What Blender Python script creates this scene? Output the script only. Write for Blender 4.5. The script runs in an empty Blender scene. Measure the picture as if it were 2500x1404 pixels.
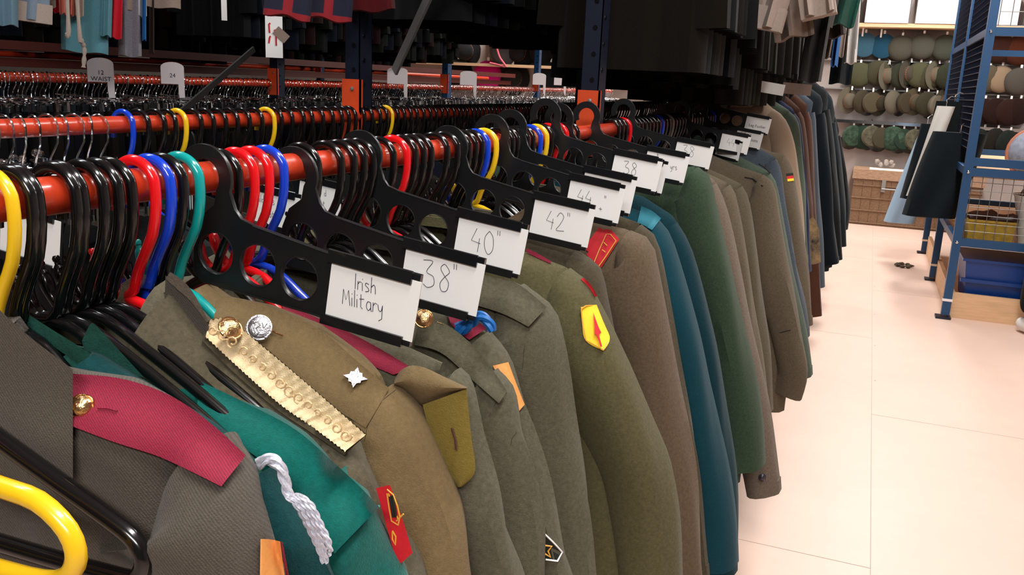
import bpy, bmesh, math, random
from mathutils import Vector, Matrix
from mathutils.bvhtree import BVHTree
random.seed(7)
R = math.radians; PI = math.pi
S = bpy.context.scene; col = S.collection
# ------------------------------------------------------------------ camera
FPX = 2150.0; CAMP = Vector((0, 0, 1.2))
YAW, PITCH, ROLL = R(21.3), R(13.15), R(2.6)
Fv = Vector((-math.sin(YAW)*math.cos(PITCH), math.cos(YAW)*math.cos(PITCH), -math.sin(PITCH)))
_r = Vector((math.cos(YAW), math.sin(YAW), 0)); _u = _r.cross(Fv)
Rv = _r*math.cos(ROLL) + _u*math.sin(ROLL); Uv = _u*math.cos(ROLL) - _r*math.sin(ROLL)
cd = bpy.data.cameras.new('camera'); cam = bpy.data.objects.new('camera', cd); col.objects.link(cam)
cd.sensor_width = 36; cd.lens = FPX/2500*36; cd.clip_start = .02; cd.clip_end = 60
m = Matrix((Rv, Uv, -Fv)).transposed().to_4x4(); m.translation = CAMP; cam.matrix_world = m
S.camera = cam
# ------------------------------------------------------------------ world, lamps, exposure
w = bpy.data.worlds.new('world'); S.world = w; w.use_nodes = True
w.node_tree.nodes['Background'].inputs[0].default_value = (.92, .96, 1, 1)
w.node_tree.nodes['Background'].inputs[1].default_value = .10
def area(x, y, z, sx, sy, p, c=(1, .97, .93), rx=0, ry=0, rz=0):
    l = bpy.data.lights.new('ceiling_tube', 'AREA'); l.shape = 'RECTANGLE'; l.size = sx; l.size_y = sy; l.energy = p; l.color = c
    o = bpy.data.objects.new('ceiling_tube', l); o.location = (x, y, z); o.rotation_euler = (rx, ry, rz); col.objects.link(o)
area(.55, -1.5, 2.5, 1.4, .35, 28, (1, .98, .96), R(38))
area(.35, .3, 3.0, .35, 1.5, 24)
area(.35, 2.6, 3.0, .35, 1.5, 34)
area(.35, 5.2, 3.0, .35, 1.5, 48)
area(.35, 7.8, 3.0, .35, 1.5, 46)
area(-2.9, 9.1, 3.0, 2.6, .3, 75)
area(2.2, 7.0, 3.0, .35, 1.5, 40)
area(-1.83, .9, 2.9, .3, 1.6, 11, (.92, .96, 1))
S.view_settings.view_transform = 'Standard'; S.view_settings.look = 'None'; S.view_settings.gamma = 1
S.view_settings.exposure = .95; S.view_settings.use_curve_mapping = False
# ------------------------------------------------------------------ helpers
def ray(x, y): return Fv + Rv*((x-1250)/FPX) - Uv*((y-702)/FPX)
def atY(x, y, Y): d = ray(x, y); return CAMP + d*((Y-CAMP.y)/d.y)
def atX(x, y, X): d = ray(x, y); return CAMP + d*((X-CAMP.x)/d.x)
def atZ(x, y, Z): d = ray(x, y); return CAMP + d*((Z-CAMP.z)/d.z)
def lin(h):
    h = h.lstrip('#'); v = [int(h[i:i+2], 16)/255 for i in (0, 2, 4)]
    return tuple(((c+.055)/1.055)**2.4 if c > .04045 else c/12.92 for c in v)
MATS = {}
def mat(name, c, rough=.5, metal=0, noise=0, nscale=60, bump=0, bscale=300, sheen=0, coat=0, spec=.5, alpha=1, trans=0, twill=0, emit=0, scale_xyz=None, c2=None):
    if name in MATS: return MATS[name]
    mt = bpy.data.materials.new(name); mt.use_nodes = True; MATS[name] = mt
    nt = mt.node_tree; N = nt.nodes; L = nt.links; b = N['Principled BSDF']
    c = lin(c) if isinstance(c, str) else c
    b.inputs['Base Color'].default_value = (*c, 1); b.inputs['Roughness'].default_value = rough; b.inputs['Metallic'].default_value = metal
    b.inputs['Sheen Weight'].default_value = sheen; b.inputs['Sheen Roughness'].default_value = .5; b.inputs['Coat Weight'].default_value = coat; b.inputs['Specular IOR Level'].default_value = spec
    if trans: b.inputs['Transmission Weight'].default_value = trans; b.inputs['IOR'].default_value = 1.3
    if emit: b.inputs['Emission Color'].default_value = (*c, 1); b.inputs['Emission Strength'].default_value = emit
    tc = None
    def coords():
        nonlocal tc
        if tc is None:
            t = N.new('ShaderNodeTexCoord'); tc = t.outputs['Object']
            if scale_xyz:
                mp = N.new('ShaderNodeMapping'); mp.inputs['Scale'].default_value = scale_xyz; L.new(tc, mp.inputs[0]); tc = mp.outputs[0]
        return tc
    if noise:
        n = N.new('ShaderNodeTexNoise'); n.inputs['Scale'].default_value = nscale; n.inputs['Detail'].default_value = 6; n.inputs['Roughness'].default_value = .7; L.new(coords(), n.inputs['Vector'])
        r = N.new('ShaderNodeValToRGB'); r.color_ramp.elements[0].position = .3; r.color_ramp.elements[1].position = .7
        a = c if c2 is None else lin(c2)
        r.color_ramp.elements[0].color = (*[v*(1-noise) for v in a], 1); r.color_ramp.elements[1].color = (*[min(1, v*(1+noise)) for v in c], 1)
        L.new(n.outputs['Fac'], r.inputs[0]); L.new(r.outputs[0], b.inputs['Base Color'])
        outc = r.outputs[0]
        if twill:
            wv = N.new('ShaderNodeTexWave'); wv.inputs['Scale'].default_value = twill; wv.bands_direction = 'DIAGONAL'; wv.inputs['Distortion'].default_value = 2.5; wv.inputs['Detail'].default_value = 3
            L.new(coords(), wv.inputs['Vector'])
            mx = N.new('ShaderNodeMixRGB'); mx.blend_type = 'MULTIPLY'; mx.inputs[0].default_value = .45
            L.new(outc, mx.inputs[1]); L.new(wv.outputs['Color'], mx.inputs[2]); L.new(mx.outputs[0], b.inputs['Base Color'])
    if bump:
        n = N.new('ShaderNodeTexNoise'); n.inputs['Scale'].default_value = bscale; n.inputs['Detail'].default_value = 4; L.new(coords(), n.inputs['Vector'])
        bp = N.new('ShaderNodeBump'); bp.inputs['Strength'].default_value = bump; bp.inputs['Distance'].default_value = .002
        L.new(n.outputs['Fac'], bp.inputs['Height']); L.new(bp.outputs[0], b.inputs['Normal'])
    return mt
def wool(name, c, noise=.26, sheen=.05): return mat(name, tuple(v*.76 for v in lin(c)), rough=.92, noise=noise, nscale=260, bump=.35, bscale=900, sheen=sheen, spec=.12)
def tag(o, label=None, cat=None, group=None, kind=None):
    if label: o['label'] = label
    if cat: o['category'] = cat
    if group: o['group'] = group
    if kind: o['kind'] = kind
    return o
def empty(name, loc, rz=0):
    o = bpy.data.objects.new(name, None); o.empty_display_size = .05; o.location = loc; o.rotation_euler = (0, 0, rz); col.objects.link(o); return o
def wloc(o):
    v = Vector((0, 0, 0))
    while o is not None: v += o.location; o = o.parent
    return v
class MB:
    def __init__(s): s.v = []; s.f = []
    def add(s, V, Fc):
        n = len(s.v); s.v += [tuple(p) for p in V]; s.f += [tuple(i+n for i in f) for f in Fc]; return s
    def box(s, a, b):
        (x0, y0, z0), (x1, y1, z1) = a, b
        V = [(x0,y0,z0),(x1,y0,z0),(x1,y1,z0),(x0,y1,z0),(x0,y0,z1),(x1,y0,z1),(x1,y1,z1),(x0,y1,z1)]
        return s.add(V, [(0,3,2,1),(4,5,6,7),(0,1,5,4),(1,2,6,5),(2,3,7,6),(3,0,4,7)])
    def bar(s, a, b, wd, hd, up=(0, 0, 1)):
        a, b = Vector(a), Vector(b); d = (b-a).normalized(); u = Vector(up)
        if abs(d.dot(u)) > .95: u = Vector((1, 0, 0))
        x = d.cross(u).normalized(); z = x.cross(d)
        V = [p + x*sx*wd/2 + z*sz*hd/2 for p in (a, b) for sx, sz in ((-1,-1),(1,-1),(1,1),(-1,1))]
        return s.add(V, [(0,1,2,3),(7,6,5,4),(0,4,5,1),(1,5,6,2),(2,6,7,3),(3,7,4,0)])
    def tube(s, P, r, n=8, cap=True):
        P = [Vector(p) for p in P]; k = len(P); V = []; up = None
        for i, p in enumerate(P):
            t = (P[min(i+1, k-1)]-P[max(i-1, 0)]).normalized()
            if up is None: up = Vector((0, 1, 0)) if abs(t.y) < .9 else Vector((0, 0, 1))
            x = t.cross(up)
            if x.length < 1e-5: x = t.cross(Vector((1, .3, .2)))
            x.normalize(); y = x.cross(t); up = y
            rr = r[i] if isinstance(r, (list, tuple)) else r
            V += [p + (x*math.cos(a)+y*math.sin(a))*rr for a in [2*PI*j/n for j in range(n)]]
        Fc = [(i*n+j, i*n+(j+1) % n, (i+1)*n+(j+1) % n, (i+1)*n+j) for i in range(k-1) for j in range(n)]
        if cap: Fc += [tuple(reversed(range(n))), tuple(range((k-1)*n, k*n))]
        return s.add(V, Fc)
    def lathe(s, prof, c=(0, 0, 0), ax=(0, 0, 1), n=20):
        c = Vector(c); ax = Vector(ax).normalized(); x = ax.orthogonal().normalized(); y = ax.cross(x)
        V = [c + ax*h + (x*math.cos(2*PI*j/n)+y*math.sin(2*PI*j/n))*r for r, h in prof for j in range(n)]
        k = len(prof)
        Fc = [(i*n+j, i*n+(j+1) % n, (i+1)*n+(j+1) % n, (i+1)*n+j) for i in range(k-1) for j in range(n)]
        Fc += [tuple(reversed(range(n))), tuple(range((k-1)*n, k*n))]
        return s.add(V, Fc)
    def grid(s, G):   # G[i][j] closed two sided sheet handled by caller
        a, b = len(G), len(G[0])
        return s.add([p for row in G for p in row], [(i*b+j, i*b+j+1, (i+1)*b+j+1, (i+1)*b+j) for i in range(a-1) for j in range(b-1)])
    def slab(s, A, B):   # two grids front / back joined round the rim
        a, b = len(A), len(A[0]); n = a*b
        V = [p for row in A for p in row] + [p for row in B for p in row]
        Fc = [(i*b+j, i*b+j+1, (i+1)*b+j+1, (i+1)*b+j) for i in range(a-1) for j in range(b-1)]
        Fc += [tuple(reversed([q+n for q in f])) for f in Fc[:]]
        rim = [j for j in range(b)] + [i*b+b-1 for i in range(1, a)] + [(a-1)*b+j for j in range(b-2, -1, -1)] + [i*b for i in range(a-2, 0, -1)]
        for i in range(len(rim)):
            p, q = rim[i], rim[(i+1) % len(rim)]; Fc.append((q, p, p+n, q+n))
        return s.add(V, Fc)
    def mesh(s, name, mt, smooth=True, off=None):
        me = bpy.data.meshes.new(name)
        V = s.v if off is None else [(v[0]-off.x, v[1]-off.y, v[2]-off.z) for v in s.v]
        me.from_pydata(V, [], s.f); me.materials.append(mt)
        bm = bmesh.new(); bm.from_mesh(me); bmesh.ops.recalc_face_normals(bm, faces=bm.faces); bm.to_mesh(me); bm.free()
        if smooth:
            me.polygons.foreach_set('use_smooth', [True]*len(me.polygons))
            try: me.set_sharp_from_angle(angle=R(42))
            except Exception: pass
        return me
    def build(s, name, mt, parent=None, world=False, smooth=True):
        off = wloc(parent) if (world and parent is not None) else None
        o = bpy.data.objects.new(name, s.mesh(name, mt, smooth, off)); col.objects.link(o)
        if parent is not None: o.parent = parent
        return o
    def build_at(s, name, mt, loc, smooth=True):    # top level mesh thing given in world coordinates with its origin at loc
        loc = Vector(loc); o = bpy.data.objects.new(name, s.mesh(name, mt, smooth, loc)); o.location = loc; col.objects.link(o); return o
def copy_tree(o, parent=None):
    c = o.copy(); col.objects.link(c); c.parent = parent
    for ch in list(o.children): copy_tree(ch, c)
    return c
def curve_mesh(cu):
    o = bpy.data.objects.new('tmp', cu); col.objects.link(o); dg = bpy.context.evaluated_depsgraph_get(); dg.update()
    me = bpy.data.meshes.new_from_object(o.evaluated_get(dg)); bpy.data.objects.remove(o); return me
def plate(name, outline, holes, th, mt, parent=None, bev=.0003):   # outline in x,z -> thin solid plate facing -y
    cu = bpy.data.curves.new('c', 'CURVE'); cu.dimensions = '2D'; cu.fill_mode = 'BOTH'; cu.extrude = th/2; cu.bevel_depth = bev
    for poly in [outline]+holes:
        sp = cu.splines.new('POLY'); sp.points.add(len(poly)-1); sp.use_cyclic_u = True
        for i, (x, z) in enumerate(poly): sp.points[i].co = (x, z, 0, 1)
    me = curve_mesh(cu); me.name = name; me.transform(Matrix.Rotation(PI/2, 4, 'X')); me.materials.clear(); me.materials.append(mt)
    o = bpy.data.objects.new(name, me); col.objects.link(o); o.parent = parent; return o
def text_mesh(body, size, mt, name='printed_text'):
    cu = bpy.data.curves.new('t', 'FONT'); cu.body = body; cu.size = size; cu.extrude = .0001; cu.align_x = 'CENTER'; cu.resolution_u = 3
    me = curve_mesh(cu); me.transform(Matrix.Rotation(PI/2, 4, 'X')); me.materials.clear(); me.materials.append(mt); me.name = name; return me
def circ(cx, cz, r, n=28): return [(cx+r*math.cos(2*PI*i/n), cz+r*math.sin(2*PI*i/n)) for i in range(n)]
def cat(P, n=6):   # catmull-rom
    P = [Vector(p) for p in P]; out = []
    for i in range(len(P)-1):
        a, b, c, d = P[max(i-1, 0)], P[i], P[i+1], P[min(i+2, len(P)-1)]
        for j in range(n):
            t = j/n; out.append(.5*((2*b)+(c-a)*t+(2*a-5*b+4*c-d)*t*t+(3*b-a-3*c+d)*t**3))
    out.append(P[-1]); return out
def resample(P, n):
    P = [Vector(p) for p in P]; L = [0]
    for i in range(1, len(P)): L.append(L[-1]+(P[i]-P[i-1]).length)
    out = []; j = 0
    for i in range(n):
        t = L[-1]*i/(n-1)
        while j < len(P)-2 and L[j+1] < t: j += 1
        d = L[j+1]-L[j]; out.append(P[j].lerp(P[j+1], (t-L[j])/d if d else 0))
    return out
def interp(xs, ys, x):
    if x <= xs[0]: return ys[0]
    for i in range(1, len(xs)):
        if x <= xs[i]: return ys[i-1]+(ys[i]-ys[i-1])*(x-xs[i-1])/max(1e-9, xs[i]-xs[i-1])
    return ys[-1]
# ------------------------------------------------------------------ materials
M_floor = mat('pale_board', '#d2b5a6', rough=.45, noise=.04, nscale=3, bump=.02, bscale=60)
M_wall = mat('painted_wall', '#a0948f', rough=.8, noise=.04, nscale=2)
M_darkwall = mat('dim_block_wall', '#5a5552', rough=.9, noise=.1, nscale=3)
M_ceil = mat('ceiling_paint', '#b9b5b0', rough=.9)
M_red = mat('orange_red_enamel', '#c23a1e', rough=.33, noise=.08, nscale=40, coat=.3)
M_orange = mat('orange_bracket_enamel', '#d0481f', rough=.45, noise=.06, nscale=30)
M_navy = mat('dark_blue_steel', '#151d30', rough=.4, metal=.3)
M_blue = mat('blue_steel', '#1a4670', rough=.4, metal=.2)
M_black = mat('glossy_black_plastic', '#0b0b0d', rough=.18, coat=.3)
M_satin = mat('satin_black_plastic', '#141618', rough=.34)
PL = {'black': M_black, 'red': mat('red_plastic', '#e0121a', rough=.2, coat=.4), 'blue': mat('blue_plastic', '#0a3fc8', rough=.2, coat=.4),
      'yellow': mat('yellow_plastic', '#f0c21c', rough=.25, coat=.4), 'teal': mat('teal_plastic', '#089a98', rough=.2, coat=.4), 'grey': mat('grey_plastic', '#77736c', rough=.3)}
M_chrome = mat('chrome_wire', '#d8dde2', rough=.12, metal=1)
M_galv = mat('galvanised_steel', '#8d8c8a', rough=.45, metal=.6)
M_card = mat('white_card', '#f4f4f2', rough=.6)
M_tag = mat('white_tag_plastic', '#cfc8cb', rough=.5)
M_ink = mat('dark_ink', '#26233c', rough=.6)
M_gold = mat('gilt_metal', '#cfa878', rough=.22, metal=1, bump=.35, bscale=500)
M_silver = mat('silver_metal', '#d9d9e2', rough=.25, metal=1, bump=.4, bscale=900)
M_paper = mat('white_paper', '#f2f2f0', rough=.7)
M_pine = mat('pine_board', '#dcb48c', rough=.6, noise=.14, nscale=5, scale_xyz=(1, 1, 14))
M_crate = mat('blue_crate_plastic', '#0a3c86', rough=.4)
# ------------------------------------------------------------------ setting
def struct(name, mb, mt, **k):
    o = mb.build(name, mt, smooth=False); o['kind'] = 'structure'; return o
WX0, WX1, WY0, WY1, WZ = -7.5, 3.6, -2.6, 9.62, 3.3
struct('floor', MB().box((WX0, WY0, -.1), (WX1, WY1, 0)), M_floor)
struct('ceiling', MB().box((WX0, WY0, WZ), (WX1, WY1, WZ+.1)), M_ceil)
struct('wall_back', MB().box((WX0, WY1, 0), (WX1, WY1+.1, WZ)), M_wall)
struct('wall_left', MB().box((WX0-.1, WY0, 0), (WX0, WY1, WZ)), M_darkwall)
struct('wall_right', MB().box((WX1, WY0, 0), (WX1+.1, WY1, WZ)), M_wall)
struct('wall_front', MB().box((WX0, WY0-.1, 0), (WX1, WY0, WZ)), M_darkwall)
M_joint = mat('floor_joint', '#b59f92', rough=.8)
k = 0
jm = MB(); jm.box((.1455, -2, 0), (.1475, 9.6, .0006))
for yy in (1.1, 3.54, 5.98, 8.42): jm.box((.147, yy, 0), (1.36, yy+.002, .0006))
for yy in (2.3, 4.74, 7.18): jm.box((-1.0, yy, 0), (.146, yy+.002, .0006))
jm.box((1.36, -2, 0), (1.362, 9.6, .0006))
for yy in (4.0, 4.6, 5.3, 6.1): jm.lathe([(.004, 0), (.004, .0008)], (.16, yy, 0), n=8)
struct('trim_1', jm, M_joint)
# ------------------------------------------------------------------ racks
RZ = 1.1125; RX = -.5; RX2 = -1.03; RX3 = -2.6; RX4 = -3.9
def rail(name, x, y0, y1, z, r, label, cat_='rail'):
    mb = MB().tube([(0, y, 0) for y in [y0+(y1-y0)*i/12 for i in range(13)]], r, 20)
    o = mb.build(name, M_red); o.location = (x, 0, z); tag(o, label, 'clothes rail'); return o
rail('clothes_rail', RX, -1.2, 7.0, RZ, .013, 'orange-red tubular clothes rail nearest the camera, carrying the coloured plastic hangers')
rail('clothes_rail', RX2, -1.2, 7.0, RZ, .0125, 'orange-red tubular clothes rail just behind the nearest one, chrome hangers at its left end')
rail('clothes_rail', RX3, -.5, 9.3, RZ+.03, .0155, 'long orange-red clothes rail across the far side, packed with chrome wire hangers')
rail('clothes_rail', RX4, -.5, 9.0, RZ+.11, .015, 'dim red clothes rail in the rack furthest back on the left')
rail('clothes_rail', RX, 1.2, 7.0, 2.02, .013, 'high clothes rail above the nearest rail holding the dark overhead garments')
rail('clothes_rail', RX2, -1.0, 7.0, 2.02, .013, 'high clothes rail above the second rail, checked shirts on it')
rail('clothes_rail', RX3, -.5, 9.0, 2.02, .013, 'high clothes rail with pale and red garments at top left')
def upright(x, y, h, label, w_=.052, zt=RZ+.02, zb=RZ-.10, brack=True, m_=None, pre=-1):
    r = empty('rack_upright', (x, y, 0)); tag(r, label, 'rack upright')
    mb = MB(); d = .035
    mb.box((-.002, -w_/2, 0), (.0, w_/2, h)); mb.box((-d, -w_/2, 0), (0, -w_/2+.002, h)); mb.box((-d, w_/2-.002, 0), (0, w_/2, h))
    mb.box((-w_/2-.01, -w_/2+.001, 0), (-w_/2-.006, w_/2-.001, h))
    mb.build('post', m_ or M_navy, r, smooth=False)
    sl = MB()
    for i in range(int(h/.05)):
        z = .06+i*.05; sl.lathe([(.0052, 0), (.0052, .0008)], (-.014, -w_/2-.0009, z), (0, 1, 0), 8)
        sl.lathe([(.0052, 0), (.0052, .0008)], (.0001, -.008, z+.02), (1, 0, 0), 8)
    sl.build('slots', M_black, r, smooth=False)['kind'] = 'stuff'
    if brack:
        b = MB(); b.box((-w_+.012, -w_/2-.006, zb), (.006, -w_/2-.0025, zt)); b.box((.0025, -w_/2-.006, zb), (.006, -w_/2+.004, zt))
        bo = b.build('bracket', M_orange, r, smooth=False); bo['label'] = 'orange bracket plate'
        MB().lathe([(.004, 0), (.004, .003), (.001, .004)], (-.014, -w_/2-.006, zt-.02), (0, -1, 0), 10).build('bolt', M_galv, bo)
    return r
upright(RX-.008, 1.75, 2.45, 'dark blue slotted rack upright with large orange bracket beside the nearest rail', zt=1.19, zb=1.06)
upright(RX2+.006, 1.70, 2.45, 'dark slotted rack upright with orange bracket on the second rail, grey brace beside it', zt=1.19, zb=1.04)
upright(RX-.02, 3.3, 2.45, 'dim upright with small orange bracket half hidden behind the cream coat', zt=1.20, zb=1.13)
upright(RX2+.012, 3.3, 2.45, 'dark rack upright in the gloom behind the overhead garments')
for (px, yy, lab) in ((686, 200, 'far upright with orange bracket standing just right of the red-marked hanging card'), (1097, 205, 'far blue upright with orange bracket left of the pink hat'), (1316, 205, 'bright blue far upright with orange bracket right of the pink hat')):
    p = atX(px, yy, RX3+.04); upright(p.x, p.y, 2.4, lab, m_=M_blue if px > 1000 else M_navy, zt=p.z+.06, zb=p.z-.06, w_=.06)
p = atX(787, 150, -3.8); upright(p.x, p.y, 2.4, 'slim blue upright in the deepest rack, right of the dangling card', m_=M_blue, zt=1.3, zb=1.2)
bp = MB().bar((-1.01, 1.80, 1.21), (-.70, 1.62, 1.62), .006, .022); bp.bar((-.70, 1.62, 1.62), (-.5, 1.5, 1.9), .006, .022)
tag(bp.build_at('diagonal_brace', M_galv, (-1.01, 1.8, 1.21), False), 'light grey steel brace slanting up to the right beside the left orange bracket', 'rack brace')
bp = MB().bar(atX(440, 275, -1.045), atX(620, 120, -1.045), .004, .010)
tag(bp.build_at('diagonal_brace', M_satin, atX(440, 275, -1.045), False), 'thin dark brace slanting up behind the two white size tabs at left', 'rack brace')
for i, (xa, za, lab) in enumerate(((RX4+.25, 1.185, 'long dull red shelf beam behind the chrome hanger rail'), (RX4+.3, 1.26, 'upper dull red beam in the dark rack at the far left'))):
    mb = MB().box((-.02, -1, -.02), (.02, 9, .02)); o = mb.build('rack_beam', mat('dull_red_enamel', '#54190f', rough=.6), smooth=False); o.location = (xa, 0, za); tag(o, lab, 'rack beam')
# ------------------------------------------------------------------ hangers
def arc(cx, cz, r, a0, a1, n): return [(cx+r*math.cos(R(a0+(a1-a0)*i/n)), cz+r*math.sin(R(a0+(a1-a0)*i/n))) for i in range(n+1)]
def hanger_mesh(colr, steep=True):
    mb = MB(); r = .0052 if not steep else .0041
    hook = [(-.0205, -.020)] + arc(0, -.0005, .0195, 190, 10, 12) + [(.0195, -.014), (.0150, -.035), (.006, -.052), (-.001, -.066), (-.006, -.080), (-.014, -.087)]
    P = cat([(x, 0, z) for x, z in hook], 2)
    mb.tube(P, r, 10)
    mb.tube(cat([(-.014, 0, -.087), (-.028, 0, -.087), (-.038, 0, -.078), (-.043, 0, -.066), (-.046, 0, -.057)], 4), [r]*9+[r*1.1, r*1.25, r*1.3, r*1.2, r*1.1, r*.9, r*.5, r*.55][:8], 10)
    mb.lathe([(.001, -.003), (.0028, -.002), (.0030, 0), (.002, .002)], (-.0465, 0, -.0545), (-.3, 0, 1), 8)
    A = [(-.012, -.088), (.015, -.093), (.06, -.111), (.13, -.139), (.185, -.160)]
    A += [(.200, -.168), (.205, -.178), (.200, -.188), (.188, -.192)] + [(.1, -.194), (0, -.194)]
    if steep is False and colr == 'yellow': A = [(-.012, -.088), (.012, -.100), (.05, -.135), (.09, -.152), (.12, -.157), (.149, -.159), (.175, -.161), (.193, -.172), (.197, -.186), (.189, -.198), (.172, -.204), (.14, -.206), (.1, -.207), (0, -.207)]
    if steep == 2: A = [(-.012, -.088), (.012, -.090), (.05, -.109), (.10, -.137), (.135, -.160), (.146, -.172), (.148, -.182), (.143, -.190), (.133, -.194), (.08, -.196), (0, -.196)]
    elif steep: A = [(-.012, -.088), (.012, -.094), (.045, -.118), (.09, -.146), (.135, -.172), (.150, -.184), (.153, -.194), (.148, -.202), (.138, -.205), (.08, -.206), (0, -.206)]
    mb.tube(cat([(x, 0, z) for x, z in A], 3), r, 10)
    B = [(-.012, -.088)] + [(-.03, -.090), (-.06, -.101), (-.13, -.130), (-.185, -.152), (-.203, -.163), (-.207, -.175), (-.2, -.187), (-.188, -.192), (-.1, -.194), (0, -.194)]
    if steep: B = [(-.012, -.088), (-.03, -.095), (-.055, -.112), (-.1, -.142), (-.145, -.172), (-.160, -.184), (-.163, -.194), (-.158, -.202), (-.148, -.205), (-.08, -.206), (0, -.206)]
    mb.tube(cat([(x, 0, z) for x, z in B], 3), r, 10)
    return mb.mesh('plastic_hanger', PL[colr])
HM = {c: hanger_mesh(c) for c in PL}; HW = {c: hanger_mesh(c, False) for c in ('black', 'yellow')}; HMID = {'black': hanger_mesh('black', 2)}
def hanger(colr, x, y, z, rz=0, label='', group=None, ry=0, wide=False):
    o = bpy.data.objects.new('plastic_hanger', (HMID if wide == 2 else HW if wide else HM)[colr]); o.location = (x, y, z); o.rotation_euler = (0, ry, rz); col.objects.link(o)
    tag(o, label, 'clothes hanger', group); return o
near = [  # px of the hook bulge, colour, segment text
 (38, 'yellow', 'yellow plastic hanger whose hook is cut by the left edge of the photo'),
 (88, 'black', 0), (105, 'black', 0), (195, 'black', 0), (212, 'black', 0), (262, 'black', 0), (300, 'black', 0), (330, 'black', 0),
 (388, 'red', 'bright red plastic hanger with bulb tip, left of the first blue hook'), (425, 'blue', 'royal blue plastic hanger between the red hook and the teal hook'),
 (455, 'black', 'black plastic hanger squeezed between the blue hook and the teal hook'), (495, 'teal', 'teal plastic hanger, the only one of its colour on the rail'),
 (590, 'black', 'black plastic hanger directly right of the divider marked Irish Military'), (628, 'red', 'left red hanger of the pair behind the Irish Military divider'), (665, 'red', 'right red hanger of the pair, touching the blue hook'),
 (700, 'blue', 'blue plastic hanger between the red pair and the second divider'),
 (783, 'black', 1), (840, 'black', 1), (870, 'black', 1), (895, 'black', 1), (918, 'black', 1),
 (967, 'black', 'black hanger just left of the single red hook in the middle'), (1000, 'red', 'single red hanger in the middle of the rail, right of the third divider'),
 (1020, 'black', 2), (1040, 'black', 2), (1058, 'black', 2), (1097, 'black', 2), (1122, 'black', 2),
 (1150, 'black', 3), (1166, 'black', 3), (1182, 'black', 3), (1196, 'blue', 'blue hanger tight against the left yellow hanger of the middle of the rail'), (1216, 'yellow', 'yellow hanger in mid rail with blue hook on its left, larger of the two'),
 (1244, 'black', 4), (1256, 'black', 4), (1268, 'black', 4), (1281, 'black', 4), (1293, 'black', 4), (1306, 'black', 4),
 (1324, 'blue', 'smaller blue hanger beside the far yellow hook'), (1339, 'yellow', 'smaller yellow hanger further along the rail, below the orange bracket'),
 (1352, 'black', 5), (1366, 'red', 'dark red hanger hook just right of the far yellow hook'), (1376, 'black', 5), (1388, 'red', 'red hanger hook left of the upright with the orange bracket'), (1402, 'black', 5), (1415, 'black', 5)]
seg = ['glossy black plastic hanger in the cluster at the left end of the rail', 'glossy black plastic hanger between the second and third dividers', 'glossy black plastic hanger right of the single red hook',
       'black plastic hanger in the dark gap left of the mid-rail blue hook', 'black plastic hanger between the mid-rail yellow hook and the far blue hook', 'black plastic hanger among the small red hooks by the orange bracket']
sg = ['black hangers at left end', 'black hangers after second divider', 'black hangers after single red hook', 'black hangers before yellow hook', 'black hangers after yellow hook', 'black hangers by orange bracket']
for px, c, lab in near:
    yb = interp([38, 105, 388, 590, 783, 1000, 1215, 1340, 1420], [470, 500, 490, 430, 430, 400, 370, 350, 340], px)
    Y = atX(px, yb, RX+.0225).y
    if isinstance(lab, int): hanger(c, RX, Y, RZ, random.uniform(-.03, .03), seg[lab], sg[lab], random.uniform(-.03, .03), wide=2*(lab == 0 and px > 200))
    else: hanger(c, RX, Y, RZ, random.uniform(-.02, .02), lab)
Y = 1.80; i = 0
far_c = {3: 'red', 12: 'blue', 15: 'grey', 21: 'red', 30: 'blue', 38: 'yellow'}
farlab = {3: 'small red hook right of the orange bracketed upright', 12: 'small blue hook among the dim far hangers', 15: 'small grey hook among the dim far hangers', 21: 'red hanger with long curved neck in the dim part of the rail', 30: 'far blue hook near the cream coat', 38: 'far yellow hook near the cream coat'}
while i < 52:
    c = far_c.get(i, 'black')
    hanger(c, RX, Y, RZ, random.uniform(-.05, .05), farlab.get(i, 'black plastic hanger in the dim stretch right of the orange bracket'), None if i in far_c else 'black hangers on the dim far stretch', random.uniform(-.03, .03))
    Y += .032 + .0006*i; i += 1
# two empty hangers in front of everything, bottom left
hanger('yellow', -.524, .28, 1.154, .0, 'empty yellow plastic hanger whose rounded end loops in at the bottom left corner', wide=True)
hanger('black', -.525, .315, 1.128, .0, 'empty black plastic hanger lying over the charcoal jacket behind the yellow loop', wide=True)
# second rail hangers
sec = {240: 'black', 285: 'blue', 455: 'yellow', 660: 'yellow', 950: 'yellow'}
Y = 1.02; i = 0
lab2 = {285: 'blue hook on the second rail beside its black neighbours', 450: 'left yellow hanger on the second rail', 665: 'right yellow hanger on the second rail', 955: 'faint yellow hook on the second rail right of the orange bracket'}
done = set()
while Y < 6.2:
    # image x of this hook
    d = Vector((RX2, Y, RZ))-CAMP; px = 1250+FPX*d.dot(Rv)/d.dot(Fv); c = 'black'; lb = None
    for kx, l in lab2.items():
        if kx not in done and abs(px-kx) < 20: c = l.split()[0] if l.split()[0] in PL else ('yellow' if 'yellow' in l else 'blue'); lb = l; done.add(kx); break
    hanger(c, RX2, Y, RZ, random.uniform(-.06, .06), lb or 'black plastic hanger on the second rail behind the front row', None if lb else 'black hangers on the second rail', random.uniform(-.04, .04))
    Y += random.uniform(.020, .034)*(1+.15*(Y-1)); i += 1
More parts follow.
